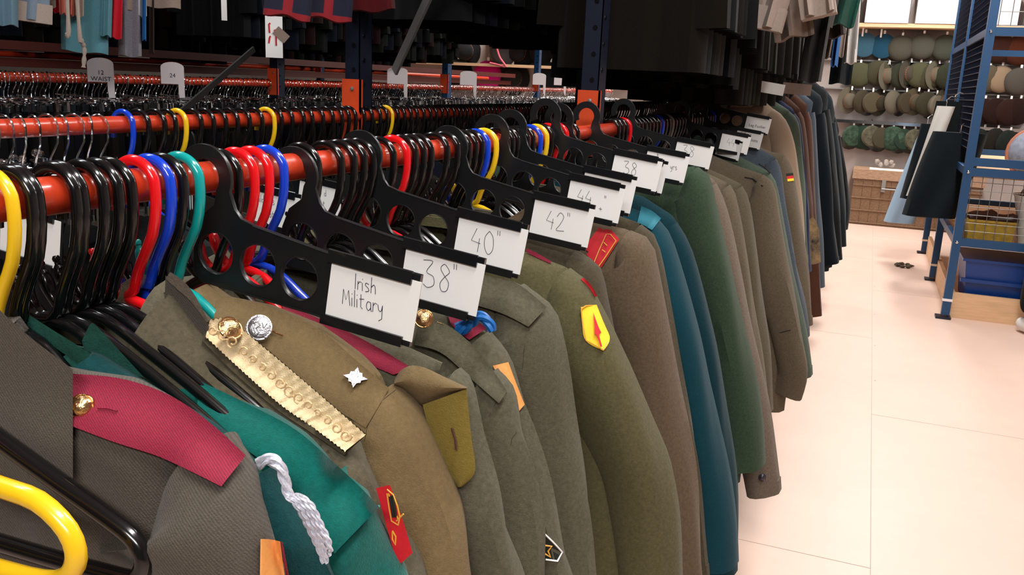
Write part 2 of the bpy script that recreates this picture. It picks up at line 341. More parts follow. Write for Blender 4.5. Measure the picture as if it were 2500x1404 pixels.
# chrome clip hangers
def clip_hanger(sides=6):
    mb = MB(); r = .0016
    hk = [(-.016, -.008)] + arc(0, .0005, .0165, 195, 0, 10) + [(.0155, -.02), (.004, -.040), (0, -.052), (0, -.068)]
    mb.tube([(x, 0, z) for x, z in hk], r, sides)
    mb.tube([(-.16, 0, -.070), (.16, 0, -.070)], r*1.4, sides)
    root = bpy.data.objects.new('clip_hanger', mb.mesh('clip_hanger', M_chrome)); col.objects.link(root)
    for s_ in (-1, 1):
        c = MB()
        x = s_*.13
        c.box((x-.014, -.004, -.108), (x+.014, -.0015, -.062)); c.box((x-.014, .0015, -.108), (x+.014, .004, -.062))
        c.tube([(x-.015, 0, -.070), (x+.015, 0, -.070)], .0042, 8); c.lathe([(.001, -.006), (.005, -.004), (.0062, 0), (.005, .004), (.001, .006)], (x-.007, -.004, -.056), (0, 0, 1), 8)
        c.lathe([(.001, -.006), (.005, -.004), (.0062, 0), (.005, .004), (.001, .006)], (x+.007, -.004, -.056), (0, 0, 1), 8)
        c.build('clip', M_chrome, root)
    return root
ch = clip_hanger(); ch.location = (RX2, .70, RZ); tag(ch, 'chrome clip hanger bunched at the left end of the second rail', 'clothes hanger', 'chrome hangers on second rail')
for i in range(13):
    o = copy_tree(ch); o.location = (RX2, .715+i*.0215, RZ+random.uniform(-.002, .002)); o.rotation_euler = (0, random.uniform(-.05, .05), random.uniform(-.25, .25))
ws = MB(); r = .0016
hk = [(-.018, -.008)] + arc(0, .0005, .0195, 195, 0, 8) + [(.018, -.02), (.004, -.040), (0, -.052), (0, -.068)]
ws.tube([(x, 0, z) for x, z in hk], .0019, 5); ws.tube([(-.16, 0, -.070), (.16, 0, -.070)], .0022, 5)
for s_ in (-1, -.3, .3, 1):
    x = s_*.13; ws.box((x-.012, -.004, -.112), (x+.012, .004, -.082)); ws.lathe([(.001, -.008), (.0062, -.005), (.0075, 0), (.0062, .005), (.001, .008)], (x, -.003, -.074), (0, 0, 1), 7)
wm = ws.mesh('wire_hanger', M_chrome)
Y = 1.95
for i in range(299):
    o = bpy.data.objects.new('wire_hanger', wm); o.location = (RX3, Y, RZ+.03+random.uniform(-.002, .001)); o.rotation_euler = (0, random.uniform(-.08, .08), random.uniform(-.35, .35)); col.objects.link(o)
    tag(o, 'chrome wire hanger packed along the long far rail', 'clothes hanger', 'chrome wire hangers on the far rail'); Y += .0166+.0000555*i
# size tabs on the far rail
def size_tab(p, tall=.115, wd=.075, label='', rz=0, marks=None):
    r = empty('size_tab', p, rz); tag(r, label, 'size tab')
    ol = [(-wd/2, 0), (wd/2-.022, 0), (wd/2-.022, -.03), (wd/2-.018, -.065), (wd/2-.006, -.085), (wd/2, -.085), (wd/2, tall*.55)] + [(wd/2*math.cos(a), tall*.55+.02*math.sin(a)) for a in [PI*j/10 for j in range(1, 10)]] + [(-wd/2, tall*.55)]
    b = plate('tab_board', ol, [], .003, M_tag, r)
    if marks:
        me = text_mesh(marks, .022, M_ink); t = bpy.data.objects.new('handwriting', me); col.objects.link(t); t.parent = b; t.location = (-.0, -.0025, tall*.22)
    return r
for (px, py, X, sc, lab, mk) in ((247, 200, -2.55, 1, 'left white rounded size tab on the chrome hanger rail', '12\nWAIST'), (422, 205, -2.55, 1, 'right white rounded size tab on the chrome hanger rail', '24'), (1143, 208, -2.5, 1.3, 'white size tab further along, in front of the pink hat', None), (1316, 207, -2.5, 1.3, 'small white size tab beside the bright blue far upright', None), (1367, 208, -2.5, 1.3, 'rounded white size tab right of the bright blue far upright', None), (970, 205, -2.5, 1, 'dim size tab right of the grey brace', None), (665, 215, -2.5, .0, None, None)):
    if lab: 
        p = atX(px, py, X); size_tab(p, .115*sc if px < 600 else .13, .085*sc if px < 600 else .12, lab, .85, mk)
# ------------------------------------------------------------------ garments
BV = {}
GCOUNT = 0
def garment(name, Y, prof, ktip, mt, label, cat_='jacket', px=True, group=None, th=.034, xn=.055, inset=.045, sleeve_w=.05, sleeve_d=.03, hem=None, seam=True, folds=.006, nf=3.0, collar=True, xc=RX, mt2=None, left=True, neck_dip=.05, hi=True, sl_end=None, key=None, ph=None):
    """prof: outline (photo points on the plane y=Y, or x,z pairs): neck -> shoulder tip (index ktip) -> sleeve end"""
    global GCOUNT; GCOUNT += 1
    P = [atY(a, b, Y) for a, b in prof] if px else [Vector((a, Y, b)) for a, b in prof]
    P = [Vector((p.x, 0, p.z)) for p in P]
    rid = P[:ktip+1]; out = P[ktip:]
    zs = out[0].z; zend = out[-1].z; hemz = hem if hem is not None else max(.02, zend-.05)
    ph = ph if ph is not None else random.uniform(0, 6)
    tipx = rid[-1].x
    rx = [p.x for p in rid]; rz_ = [p.z for p in rid]
    nx = max(xc+.03, min(rx[0], xc+xn)); 
    if rx[0] > nx+1e-4:      # extend the ridge to the neck with the rail side slope
        sl = (rz_[0]-rz_[-1])/max(.02, rx[-1]-rx[0]); zn = rz_[0]+min(.35, max(.05, sl))*(rx[0]-nx); rx = [nx]+rx; rz_ = [zn]+rz_
    zn = rz_[0]; nx = rx[0]
    ns, nv = (32, 26) if hi else (16, 12)
    ox = [p.x for p in out][::-1]; oz = [p.z for p in out][::-1]   # increasing z
    def edge(z):
        return interp(oz, ox, z)
    half = []
    loc = Vector((xc, Y, hemz))
    root = empty(name, loc); tag(root, label, cat_, group)
    A, B = [], []
    vs = [ (i/nv)**1.35 for i in range(nv+1)]
    for v in vs:
        ra, rb = [], []
        for j in range(-ns, ns+1):
            s = j/ns; a = abs(s)
            zt_e = zs+(hemz-zs)*v
            W = edge(zt_e)-xc - .026 - (inset-.026)*min(1, v/.10)
            W0 = tipx-xc-.026
            xt = a*W0
            ztop = interp(rx, rz_, xc+xt) if xt+xc > nx else zn
            dip = 0
            if xt+xc < nx: q = xt/(nx-xc); dip = (1-q*q)
            zf = ztop-neck_dip*dip; zb = ztop-.004*dip
            x = xc+s*W
            e = (max(0, 1-a**9))**.5
            rnd = math.sqrt(min(1, v/.10)) if v < .10 else 1
            neck = .022*dip*(1-min(1, v*6))
            fo = folds*1.5*min(1, v*2.2)*(math.sin(a*nf*PI+ph)+.5*math.sin(a*nf*2.3*PI+ph*2+2*v))*e
            ra.append((x, Y-(th*rnd*e+neck+.001)-fo, zf+(hemz-zf)*v)); rb.append((x, Y+(th*.75*rnd*e+neck*.8+.001)-fo*.6, zb+(hemz-zb)*v))
        A.append(ra); B.append(rb)
    mb = MB(); n = len(A)*len(A[0]); b = len(A[0])
    mb.add([p for r_ in A for p in r_]+[p for r_ in B for p in r_], [])
    Fc = [(i*b+j, i*b+j+1, (i+1)*b+j+1, (i+1)*b+j) for i in range(len(A)-1) for j in range(b-1)]
    Fc += [tuple(reversed([q+n for q in f])) for f in Fc[:]]
    for i in range(len(A)-1):
        for j in (0, b-1): Fc.append((i*b+j, (i+1)*b+j, (i+1)*b+j+n, i*b+j+n))
    for j in range(b-1):
        if xc+abs((j+.5)/ns-1)*(tipx-xc) > nx: Fc.append((j, j+1, j+1+n, j+n))
    mb.f = Fc
    bd = mb.build('body', mt, root, world=True)
    trees = [(mb.v[:], mb.f[:])]
    # sleeves
    tdir = (rid[-2]-rid[-1]); tdir = tdir.normalized()*min(.05, tdir.length*.9)
    o2 = resample(cat([rid[-1]+tdir]+out, 5), 24 if hi else 11)
    for sd in ((1, -1) if left else (1,)):
        V = []; n2 = 18 if hi else 10; K = len(o2)
        for i, p in enumerate(o2):
            t = (o2[min(i+1, K-1)]-o2[max(i-1, 0)]).normalized(); u = i/(K-1)
            cap = min(1, .18+(u/.13)) if u < .11 else 1
            cap = math.sin(min(1, u/.17+.30)*PI/2)
            hw = sleeve_w*(1-.22*u)*cap; hd = max(sleeve_d, th*.98)*(1-.22*u)*(.62+.38*cap)
            inw = Vector((t.z, 0, -t.x)) if t.z < 0 else Vector((-t.z, 0, t.x))
            if inw.x > 0: inw = -inw
            c = p+inw*hw
            c = Vector((c.x, Y-(.013-.006*math.sin(u*5+ph))*min(1, u*4), c.z))
            for j in range(n2):
                a = 2*PI*j/n2; ca, sa = math.cos(a), math.sin(a)
                wr = 1+min(1, u*3.5)*(.10*math.sin(3*a+ph+u*3)-.09*max(0, math.cos(2.5*a-ph-u*2.2))**6)+.035*math.sin(2*a+u*13+ph)
                q = c - inw*(hw*wr*math.copysign(abs(ca)**.85, ca)) + Vector((0, 1, 0))*(hd*wr*math.copysign(abs(sa)**.85, sa))
                V.append((q.x if sd > 0 else 2*xc-q.x, q.y, q.z))
        # inner cuff return
        for j in range(n2):
            q = Vector(V[(K-1)*n2+j]); c0 = sum((Vector(V[(K-1)*n2+k_]) for k_ in range(n2)), Vector())/n2
            q2 = c0.lerp(q, .88)+Vector((0, 0, .03)); V.append(tuple(q2))
        Fs = [(i*n2+j, i*n2+(j+1) % n2, (i+1)*n2+(j+1) % n2, (i+1)*n2+j) for i in range(K) for j in range(n2)]
        Fs += [tuple(range(n2)), tuple(range(K*n2, (K+1)*n2))]
        sm = MB(); sm.v = V; sm.f = Fs
        sm.build('sleeve', mt2 or mt, root, world=True)
        if sd > 0: trees.append((V, Fs))
    if collar:
        for sd in (1, -1):
            rin, rout, rmid = [], [], []
            G1, G2 = [], []
            for i in range(11):
                t = i/10; a = PI/2-t*PI*.98
                cx = xc+sd*math.cos(a)*(nx-xc+.004); cy = Y+.0+math.sin(a)*(.026+.012*(t > .5))
                zt = zn+.012-.050*max(0, t-.45)**1.3*2.2
                ox_ = sd*math.cos(a)*.012; oy_ = math.sin(a)*.014
                fall = .030+.014*t
                r0 = [(cx, cy, zt-.012), (cx+ox_*.1, cy+oy_*.1, zt), (cx+ox_*.6, cy+oy_*.6, zt+.001), (cx+ox_*1.2, cy+oy_*1.2, zt-fall*.45), (cx+ox_*(1.6+.6*t)+sd*.006*t, cy+oy_*1.6, zt-fall)]
                G1.append(r0); G2.append([(q[0]-ox_*.2, q[1]-oy_*.2, q[2]-.002) for q in r0])
            MB().slab(G1, G2).build('collar', mt, root, world=True)
    root['_k'] = 0; del root['_k']
    V = []; Fc = []
    for v_, f_ in trees: nn = len(V); V += v_; Fc += [tuple(i+nn for i in f) for f in f_]
    BV[root.name] = (BVHTree.FromPolygons([Vector(v) for v in V], Fc), Y)
    root.hide_render = False
    return root
def hitY(keys, px, py):
    d = ray(px, py).normalized(); best = None
    for g in keys:
        h = BV[g.name][0].ray_cast(CAMP, d)
        if h[0] is not None and (best is None or h[3] < best[1]): best = (h[0].y, h[3], h[1])
    return best
def patch(name, keys, top, bot, mt, parent, off=.002, th=.002, nu=24, nv=8, ydef=None, smooth=6, label=None, disp=None, edge=None, ymax=None):
    """cloth piece laid on the garment surface; top/bot are its long borders"""
    T = resample(cat([(a, b, 0) for a, b in top], 5), nu+1); Bm = resample(cat([(a, b, 0) for a, b in bot], 5), nu+1)
    yd = ydef if ydef is not None else BV[keys[0].name][1]
    Yg = []; PX = []
    for i in range(nv+1):
        rY, rP = [], []
        for j in range(nu+1):
            q = T[j].lerp(Bm[j], i/nv)
            if edge and i in (0, nv): q = q+Vector((0, edge*(1 if i else -1)*math.sin(j*2.3), 0))
            h = hitY(keys, q.x, q.y) if keys else None
            yy = h[0] if h else yd
            if ymax is not None: yy = min(yy, ymax)
            rY.append(yy); rP.append(q)
        Yg.append(rY); PX.append(rP)
    Y0 = [r_[:] for r_ in Yg]
    for _ in range(smooth):
        N_ = [r_[:] for r_ in Yg]
        for i in range(nv+1):
            for j in range(nu+1):
                nb = [Yg[a][b] for a, b in ((i-1, j), (i+1, j), (i, j-1), (i, j+1)) if 0 <= a <= nv and 0 <= b <= nu]
                N_[i][j] = min(.5*Yg[i][j]+.5*sum(nb)/len(nb), Yg[i][j]) if False else .5*Yg[i][j]+.5*sum(nb)/len(nb)
        Yg = N_
    Yg = [[min(Yg[i][j], Y0[i][j]+.001) for j in range(nu+1)] for i in range(nv+1)]
    for _ in range(3):
        Yg = [[.4*Yg[i][j]+.6*sum(Yg[max(0, min(nv, i+di))][max(0, min(nu, j+dj))] for di, dj in ((1, 0), (-1, 0), (0, 1), (0, -1)))/4 for j in range(nu+1)] for i in range(nv+1)]
    A = [[atY(PX[i][j].x, PX[i][j].y, Yg[i][j]-off-(disp(i/nv, j/nu) if disp else 0)) for j in range(nu+1)] for i in range(nv+1)]
    B = [[atY(PX[i][j].x, PX[i][j].y, Yg[i][j]-off+th) for j in range(nu+1)] for i in range(nv+1)]
    o = MB().slab(A, B).build(name, mt, parent, world=True)
    if label: o['label'] = label
    return o
def surf(keys, px, py, off=.002, ydef=None):
    h = hitY(keys, px, py)
    y = h[0] if h else (ydef if ydef is not None else BV[keys[0].name][1]-.02); nrm = h[2] if h else Vector((0, -1, .3))
    if nrm.dot(ray(px, py)) > 0: nrm = -nrm
    p = atY(px, py, y); return p+nrm.normalized()*off, nrm.normalized()
def tri_fill(name, keys, poly, mt, parent, off=.003, ydef=None, th=.0012, label=None):   # small flat emblem of any outline
    pts = []
    for x, y in poly:
        h = hitY(keys, x, y); yy = h[0] if h else (ydef or BV[keys[0].name][1]); pts.append(atY(x, y, yy))
    c = sum(pts, Vector())/len(pts)
    d = -ray(*poly[0]).normalized()
    mb = MB(); n = len(pts); V = [p+d*off for p in pts]+[p+d*(off-th) for p in pts]
    mb.add(V, [tuple(range(n)), tuple(range(2*n-1, n-1, -1))]+[(i, (i+1) % n, (i+1) % n+n, i+n) for i in range(n)])
    o = mb.build(name, mt, parent, world=True, smooth=False)
    if label: o['label'] = label
    return o
def strokes3(name, keys, lines, r, mt, parent, off=.003, ydef=None, n=5):
    mb = MB()
    for ln in lines:
        P = []
        for x, y in ln:
            h = hitY(keys, x, y); yy = h[0] if h else (ydef or BV[keys[0].name][1]-.02); P.append(atY(x, y, yy)-ray(x, y).normalized()*off)
        mb.tube(P, r, n)
    return mb.build(name, mt, parent, world=True)
C = dict(char=mat('charcoal_twill', '#51493f', rough=.85, noise=.2, nscale=500, bump=.5, bscale=1200, twill=260, sheen=.1),
  maroon=mat('maroon_serge', '#96183a', rough=.85, noise=.1, nscale=300, twill=320, bump=.3, bscale=900), dteal=wool('dark_teal_wool', '#0c3f42'), teal=wool('bright_teal_wool', '#066860', .18, .2),
  dgreen=wool('bottle_green_wool', '#1f5347'), navyteal=wool('navy_teal_wool', '#173f4b'), olgrey=wool('olive_grey_wool', '#5f5847'), olgrey2=wool('grey_olive_wool', '#66604f'),
  khaki=wool('khaki_wool', '#7e6a4a', .15), khaki2=wool('olive_lining', '#8c7a3a', .12), grey=wool('field_grey_wool', '#615d4c'), green=wool('loden_green_wool', '#3a4c3a'),
  olive=wool('olive_wool', '#5f5a3e'), brown=wool('brown_wool', '#6a5a48'), dbrown=wool('dark_olive_wool', '#504838'), blue=wool('airforce_teal_wool', '#12424f', .12), blue2=wool('deep_blue_wool', '#0e3640'),
  tan=wool('tan_grey_wool', '#73665a'), tan2=wool('taupe_wool', '#675c4c'), slate=wool('slate_blue_wool', '#4c5661'), cream=wool('cream_gabardine', '#a08a76', .06), greyg=wool('grey_green_wool', '#4d5a4c'),
  navy=wool('navy_wool', '#27304e'), rust=wool('rust_brown_wool', '#4e3022'), black=wool('black_wool', '#0e1214'), black2=wool('blue_black_wool', '#111a20'), sage=wool('sage_cotton', '#8a9a92'))
def thing_on(o, parent): o.parent = parent
# ---- the visible row, nearest first
J = {}
J['1'] = garment('military_jacket', .365, [(-120, 840), (60, 880), (178, 905), (300, 922), (420, 985), (520, 1058), (600, 1128), (638, 1190), (668, 1285), (692, 1404), (712, 1560), (735, 1760)], 6, C['char'], 'charcoal twill jacket with maroon shoulder strap and brass button, front at bottom left', th=.036, folds=.003, neck_dip=.02, xn=.1)
J['2'] = garment('military_jacket', .405, [(420, 985), (500, 1030), (590, 1095), (640, 1140), (700, 1215), (765, 1300), (800, 1404), (830, 1560), (850, 1700)], 4, C['dteal'], 'dark teal jacket with hanging silver cord tassel, behind the charcoal one', folds=.004, th=.03, collar=False)
J['2b'] = garment('military_jacket', .43, [(180, 850), (240, 880), (330, 940), (430, 1010), (560, 1100), (620, 1160), (700, 1300), (720, 1404), (740, 1600)], 5, C['dgreen'], 'bottle green jacket with pointed collar below the black hooks', xn=.09, neck_dip=.03, collar=False, inset=.05)
J['3'] = garment('military_jacket', .475, [(488, 930), (560, 968), (640, 1005), (730, 1060), (820, 1140), (895, 1215), (935, 1290), (962, 1370), (985, 1450), (1010, 1600)], 5, C['teal'], 'bright teal felt jacket with worn seam edge, left of the gold braid', folds=.003, th=.038, collar=False, neck_dip=.12)
J['4a'] = garment('military_jacket', .492, [(410, 720), (470, 800), (560, 900), (700, 1010), (800, 1085), (880, 1150), (915, 1225), (950, 1320), (985, 1404), (1010, 1520)], 5, C['olgrey'], 'olive grey jacket half hidden between the bright teal one and the gold braided one', collar=False, xn=.07)
J['4'] = garment('military_jacket', .515, [(405, 680), (505, 790), (600, 860), (700, 930), (800, 1010), (885, 1075), (935, 1165), (985, 1280), (1030, 1404), (1060, 1520)], 5, C['olgrey2'], 'olive grey tunic with broad gold braided shoulder board and red sleeve badge', collar=False, xn=.06, folds=.003)
J['5'] = garment('military_jacket', .575, [(482, 680), (540, 722), (640, 742), (760, 790), (860, 860), (950, 935), (1000, 985), (1050, 1050), (1100, 1160), (1140, 1275), (1175, 1404), (1200, 1520)], 6, C['khaki'], 'khaki wool battledress jacket with round silver button and star-shaped pip', th=.045, collar=False, folds=.006, nf=2.2)
J['6'] = garment('military_jacket', .625, [(560, 700), (700, 750), (850, 800), (1000, 850), (1110, 900), (1149, 935), (1190, 1030), (1240, 1180), (1288, 1365), (1310, 1500)], 5, C['grey'], 'field grey jacket with plain maroon shoulder strap, right behind the khaki one', th=.03)
J['7'] = garment('military_jacket', .695, [(860, 700), (1030, 770), (1130, 830), (1200, 900), (1247, 955), (1275, 1050), (1305, 1130), (1325, 1240), (1345, 1404), (1360, 1500)], 4, C['grey'], 'grey-olive jacket with small crested gold button and loose shoulder strap', th=.032)
J['7b'] = garment('military_jacket', .735, [(960, 720), (1100, 765), (1180, 805), (1245, 880), (1285, 980), (1330, 1090), (1380, 1250), (1420, 1404), (1445, 1500)], 3, C['dbrown'] if False else C['grey'], 'grey-olive jacket with twisted blue cord and orange sleeve tab', th=.032)
J['8'] = garment('military_jacket', .83, [(1040, 640), (1180, 672), (1262, 690), (1338, 748), (1362, 800), (1385, 900), (1408, 1060), (1435, 1230), (1462, 1404), (1480, 1520)], 3, C['grey'], 'greyish green jacket with wide plain shoulder strap under the 40 inch card', th=.04)
J['9'] = garment('military_jacket', .96, [(1160, 580), (1290, 618), (1380, 652), (1440, 692), (1485, 765), (1545, 885), (1605, 1030), (1645, 1165), (1662, 1404), (1668, 1480)], 3, C['olive'], 'olive green jacket with yellow shield patch and red piping', th=.045, folds=.005)
J['10'] = garment('military_jacket', 1.06, [(1200, 545), (1310, 572), (1400, 608), (1468, 648), (1490, 720), (1520, 850), (1570, 1020), (1620, 1200), (1650, 1404)], 3, C['dbrown'], 'dark brown-olive jacket peeping out behind the yellow-patch jacket', th=.035)
J['11'] = garment('military_jacket', 1.22, [(1330, 500), (1440, 540), (1530, 560), (1590, 590), (1612, 680), (1650, 880), (1690, 1120), (1708, 1300), (1718, 1404), (1722, 1450)], 3, C['brown'], 'brown-grey jacket with red gold-edged shoulder boards under the 42 inch card', th=.045)
J['11b'] = garment('military_jacket', 1.30, [(1380, 490), (1480, 515), (1560, 545), (1600, 580), (1625, 680), (1665, 900), (1705, 1150), (1735, 1404)], 3, C['dbrown'], 'dull brown jacket between the red-boarded jacket and the teal blue pair', th=.03)
J['12'] = garment('military_jacket', 1.42, [(1400, 470), (1535, 505), (1600, 530), (1640, 575), (1672, 660), (1712, 800), (1745, 960), (1778, 1150), (1797, 1290), (1802, 1375)], 3, C['blue'], 'teal blue jacket with pale shoulder strap, nearer of the blue pair', th=.05, folds=.008)
J['12b'] = garment('military_jacket', 1.56, [(1450, 450), (1570, 480), (1640, 525), (1690, 600), (1722, 700), (1760, 860), (1785, 1030), (1798, 1180), (1800, 1395)], 3, C['blue2'], 'deep blue-green jacket, further of the blue pair', th=.04, folds=.006)
J['13'] = garment('military_jacket', 1.74, [(1560, 400), (1640, 412), (1700, 405), (1735, 432), (1758, 520), (1800, 700), (1838, 890), (1860, 1030), (1868, 1132)], 3, C['green'], 'loden green coat with deep vertical folds right of the blue pair', th=.06, folds=.012, nf=4)
J['13b'] = garment('military_jacket', 1.86, [(1620, 400), (1700, 415), (1745, 440), (1775, 500), (1800, 600), (1835, 780), (1870, 960), (1892, 1090), (1908, 1195)], 3, C['tan'], 'taupe jacket with dark button at its cuff near the floor', th=.045, hem=.42)
J['14'] = garment('military_jacket', 2.08, [(1660, 400), (1730, 425), (1780, 448), (1800, 480), (1822, 580), (1848, 760), (1868, 930), (1880, 1015)], 3, C['tan2'], 'brownish taupe jacket, second one right of the green coat', th=.05, folds=.008)
J['14b'] = garment('military_jacket', 2.24, [(1700, 400), (1770, 430), (1810, 450), (1832, 490), (1848, 590), (1866, 740), (1880, 880), (1888, 1000)], 3, C['olgrey'], 'olive taupe jacket, third one right of the green coat', th=.045, folds=.008)
J['15'] = garment('military_jacket', 2.5, [(1720, 370), (1800, 405), (1860, 425), (1888, 450), (1902, 520), (1928, 660), (1958, 800), (1976, 900), (1960, 968)], 3, C['tan2'], 'light olive jacket with dark slanting pocket slit below the 44 card', th=.06, folds=.01)
J['15b'] = garment('military_jacket', 2.68, [(1760, 360), (1830, 395), (1880, 420), (1900, 455), (1920, 560), (1950, 720), (1975, 850), (1984, 915)], 3, C['greyg'], 'greyish green jacket behind the one with the pocket slit', th=.05)
J['16'] = garment('military_jacket', 2.84, [(1800, 345), (1860, 365), (1895, 385), (1910, 425), (1925, 520), (1948, 640), (1968, 740), (1978, 820)], 3, C['slate'], 'slate blue jacket showing a narrow pale shoulder', th=.04)
J['17'] = garment('military_jacket', 3.0, [(1820, 345), (1880, 370), (1915, 378), (1935, 410), (1952, 500), (1968, 620), (1980, 740), (1985, 790)], 3, C['tan2'], 'brown field jacket with small black red and gold flag on its sleeve', th=.05)
J['18'] = garment('trench_coat', 3.2, [(1785, 232), (1812, 225), (1870, 250), (1915, 290), (1938, 350), (1952, 450), (1966, 580), (1976, 700)], 3, C['cream'], 'cream gabardine coat with broad collar, palest garment of the row', 'coat', th=.06, folds=.008)
J['19'] = garment('wool_coat', 3.45, [(1840, 222), (1880, 240), (1925, 268), (1948, 300), (1958, 380), (1968, 500), (1976, 640)], 3, C['greyg'], 'grey-green coat directly behind the cream coat', 'coat', th=.05)
J['20'] = garment('wool_coat', 3.65, [(1860, 225), (1900, 240), (1935, 265), (1955, 305), (1966, 420), (1976, 560), (1982, 660)], 3, C['navy'], 'navy coat showing a thin blue strip beside the cream coat', 'coat', th=.04)
J['21'] = garment('wool_coat', 3.85, [(1880, 225), (1920, 235), (1950, 262), (1966, 300), (1978, 420), (1986, 560), (1990, 640)], 3, C['rust'], 'rusty brown coat, nearer of the brown pair', 'coat', th=.05)
J['22'] = garment('wool_coat', 4.1, [(1900, 222), (1945, 232), (1970, 255), (1982, 300), (1988, 420), (1994, 560), (2006, 768)], 3, C['rust'], 'long rusty brown coat reaching closest to the floor', 'coat', th=.05)
J['23'] = garment('wool_coat', 4.3, [(1910, 220), (1960, 228), (1985, 248), (1994, 300), (2000, 420), (2008, 560), (2014, 700)], 3, C['slate'], 'blue-grey coat at the end of the brown pair', 'coat', th=.04)
J['24'] = garment('wool_coat', 4.55, [(1930, 205), (1975, 212), (2005, 235), (2018, 300), (2030, 420), (2040, 560), (2050, 640)], 3, C['black2'], 'blue-black coat, first of the dark coats at the row end', 'coat', th=.06)
J['25'] = garment('wool_coat', 4.9, [(1950, 195), (1990, 200), (2018, 222), (2030, 290), (2042, 400), (2050, 520), (2056, 632)], 3, C['black'], 'black coat, second of the dark coats at the row end', 'coat', th=.06)
J['26'] = garment('wool_coat', 5.3, [(1980, 205), (2010, 212), (2032, 240), (2045, 320), (2058, 420), (2064, 520), (2066, 600)], 3, C['black2'], 'dark coat with pale grey shoulder mark, third at the row end', 'coat', th=.06)
J['27'] = garment('wool_coat', 5.8, [(1990, 240), (2020, 255), (2042, 290), (2056, 350), (2070, 430), (2076, 500), (2070, 560)], 3, C['black'], 'furthest black coat with ragged edge, against the wicker trunk', 'coat', th=.06)
# ------------------------------------------------------------------ braid, straps, buttons, badges
M_rib = mat('orange_ribbon', '#e39a52', rough=.7, noise=.08, nscale=400); M_yel = mat('yellow_felt', '#f2cf2c', rough=.8, noise=.08, nscale=500); M_redf = mat('red_felt', '#c8202c', rough=.8, noise=.1, nscale=400)
M_braid = mat('gold_bullion_braid', '#f3d9ae', rough=.5, noise=.12, nscale=700, bump=.5, bscale=900); M_thread = mat('dark_thread', '#1d1a16', rough=.9); M_seam = mat('seam_shadow_thread', '#2c281f', rough=.95)
M_silk = mat('silver_cord', '#c9cad6', rough=.4, noise=.3, nscale=600, metal=.3); M_gth = mat('gold_thread', '#e0a33a', rough=.5); M_bcord = mat('blue_cord', '#0d5fa8', rough=.5, noise=.2, nscale=500)
def button(name, keys, px, py, r, mt, parent, h=.004, ydef=None, ax=None, y=None):
    p, n = surf(keys, px, py, .001, ydef)
    if y is not None: p = atY(px, py, y)
    if ax: n = Vector(ax).normalized()
    return MB().lathe([(r*.7, -.001), (r, 0), (r, h*.35), (r*.93, h*.45), (r*.86, h*.4), (r*.7, h*.75), (r*.4, h), (r*.05, h*1.05)], p, n, 28).build(name, mt, parent, world=True)
j = J['1']
patch('lapel', [j], [(-60, 700), (60, 812), (178, 902)], [(-60, 1000), (60, 1100), (178, 1186)], C['char'], j, off=.006, th=.004, ydef=.34, smooth=10, ymax=.34)
sp = patch('shoulder_strap', [j], [(172, 912), (300, 925), (420, 968), (520, 1038), (600, 1112)], [(174, 1040), (280, 1080), (380, 1112), (460, 1148), (540, 1188)], C['maroon'], j, off=.006, th=.005, label='maroon shoulder strap', smooth=14)
button('button', [j], 203, 993, .0070, M_gold, j, .006, y=.337, ax=(.45, -1, .5))
strokes3('buttonhole', [j], [[(238, 996), (262, 996), (286, 1003)]], .0006, C['maroon'], j, off=.0095, ydef=.352)
patch('sleeve_tab', [j], [(636, 1316), (660, 1317), (684, 1322)], [(634, 1440), (665, 1445), (700, 1445)], M_rib, j, off=.003, label='pale orange ribbon tab')
patch('sleeve_tab', [j], [(685, 1322), (688, 1323), (690, 1324)], [(703, 1440), (708, 1440), (712, 1440)], C['maroon'], j, off=.002)
def rope(mb, P, r, tw=60, n=5, strands=2):
    P = cat(P, 8); up = Vector((0, 1, .2)); L = 0
    for s_ in range(strands):
        Q = []; L = 0
        for i, p in enumerate(P):
            t = (P[min(i+1, len(P)-1)]-P[max(i-1, 0)]).normalized(); x = t.cross(up).normalized(); y = x.cross(t)
            if i: L += (p-P[i-1]).length
            a = L/r*.75+s_*2*PI/strands; Q.append(p+(x*math.cos(a)+y*math.sin(a))*r*.5)
        mb.tube(Q, r*.58, n)
j = J['2']; mb = MB(); ks = [J['2'], J['3']]
def sp3(pts, y): return [atY(a, b_, y) for a, b_ in pts]
rope(mb, sp3([(630, 1132), (652, 1120), (676, 1126), (692, 1155), (700, 1185), (706, 1215)], .385), .0030, strands=3)
rope(mb, sp3([(632, 1140), (655, 1130), (678, 1140), (690, 1170), (698, 1200), (712, 1215)], .383), .0022, strands=2)
for i in range(13):
    f = i/12; x0 = 700+40*f; y0 = 1214-8*math.sin(f*3); e = random.uniform(-14, 14)
    rope(mb, sp3([(x0, y0), (725+38*f, 1240+f*-6), (752+34*f, 1290-8*f), (775+28*f, 1340+e*.5-22*f), (790+18*f, 1382+e-38*f)], .378+.004*math.sin(i*1.9)), .00135, strands=2, n=4)
mb.build('cord_tassel', M_silk, j, world=True)['label'] = 'frayed silver cord ending in a twisted tassel'
j = J['2b']
patch('collar', [], [(200, 832), (222, 790), (240, 800)], [(206, 858), (272, 900), (352, 922)], C['dgreen'], j, ydef=.415, th=.003)
patch('collar', [], [(46, 752), (120, 800), (200, 850), (300, 915), (440, 985)], [(44, 775), (110, 830), (180, 880), (280, 940), (400, 1000)], C['dgreen'], j, ydef=.41, th=.003)
j = J['3']
strokes3('worn_seam', [j], [[(925, 1236), (895, 1258), (868, 1282), (840, 1318), (816, 1350)]], .0009, mat('faded_teal', '#3c8f84', rough=.9, noise=.4, nscale=900), j, off=.0005)
patch('shoulder_yoke', [j], [(488, 930), (600, 984), (720, 1048), (820, 1134), (880, 1190), (926, 1238)], [(480, 1000), (570, 1075), (670, 1150), (740, 1230), (785, 1290), (816, 1352)], C['teal'], j, off=.007, th=.006, ydef=.445, smooth=16, nu=30, nv=12)
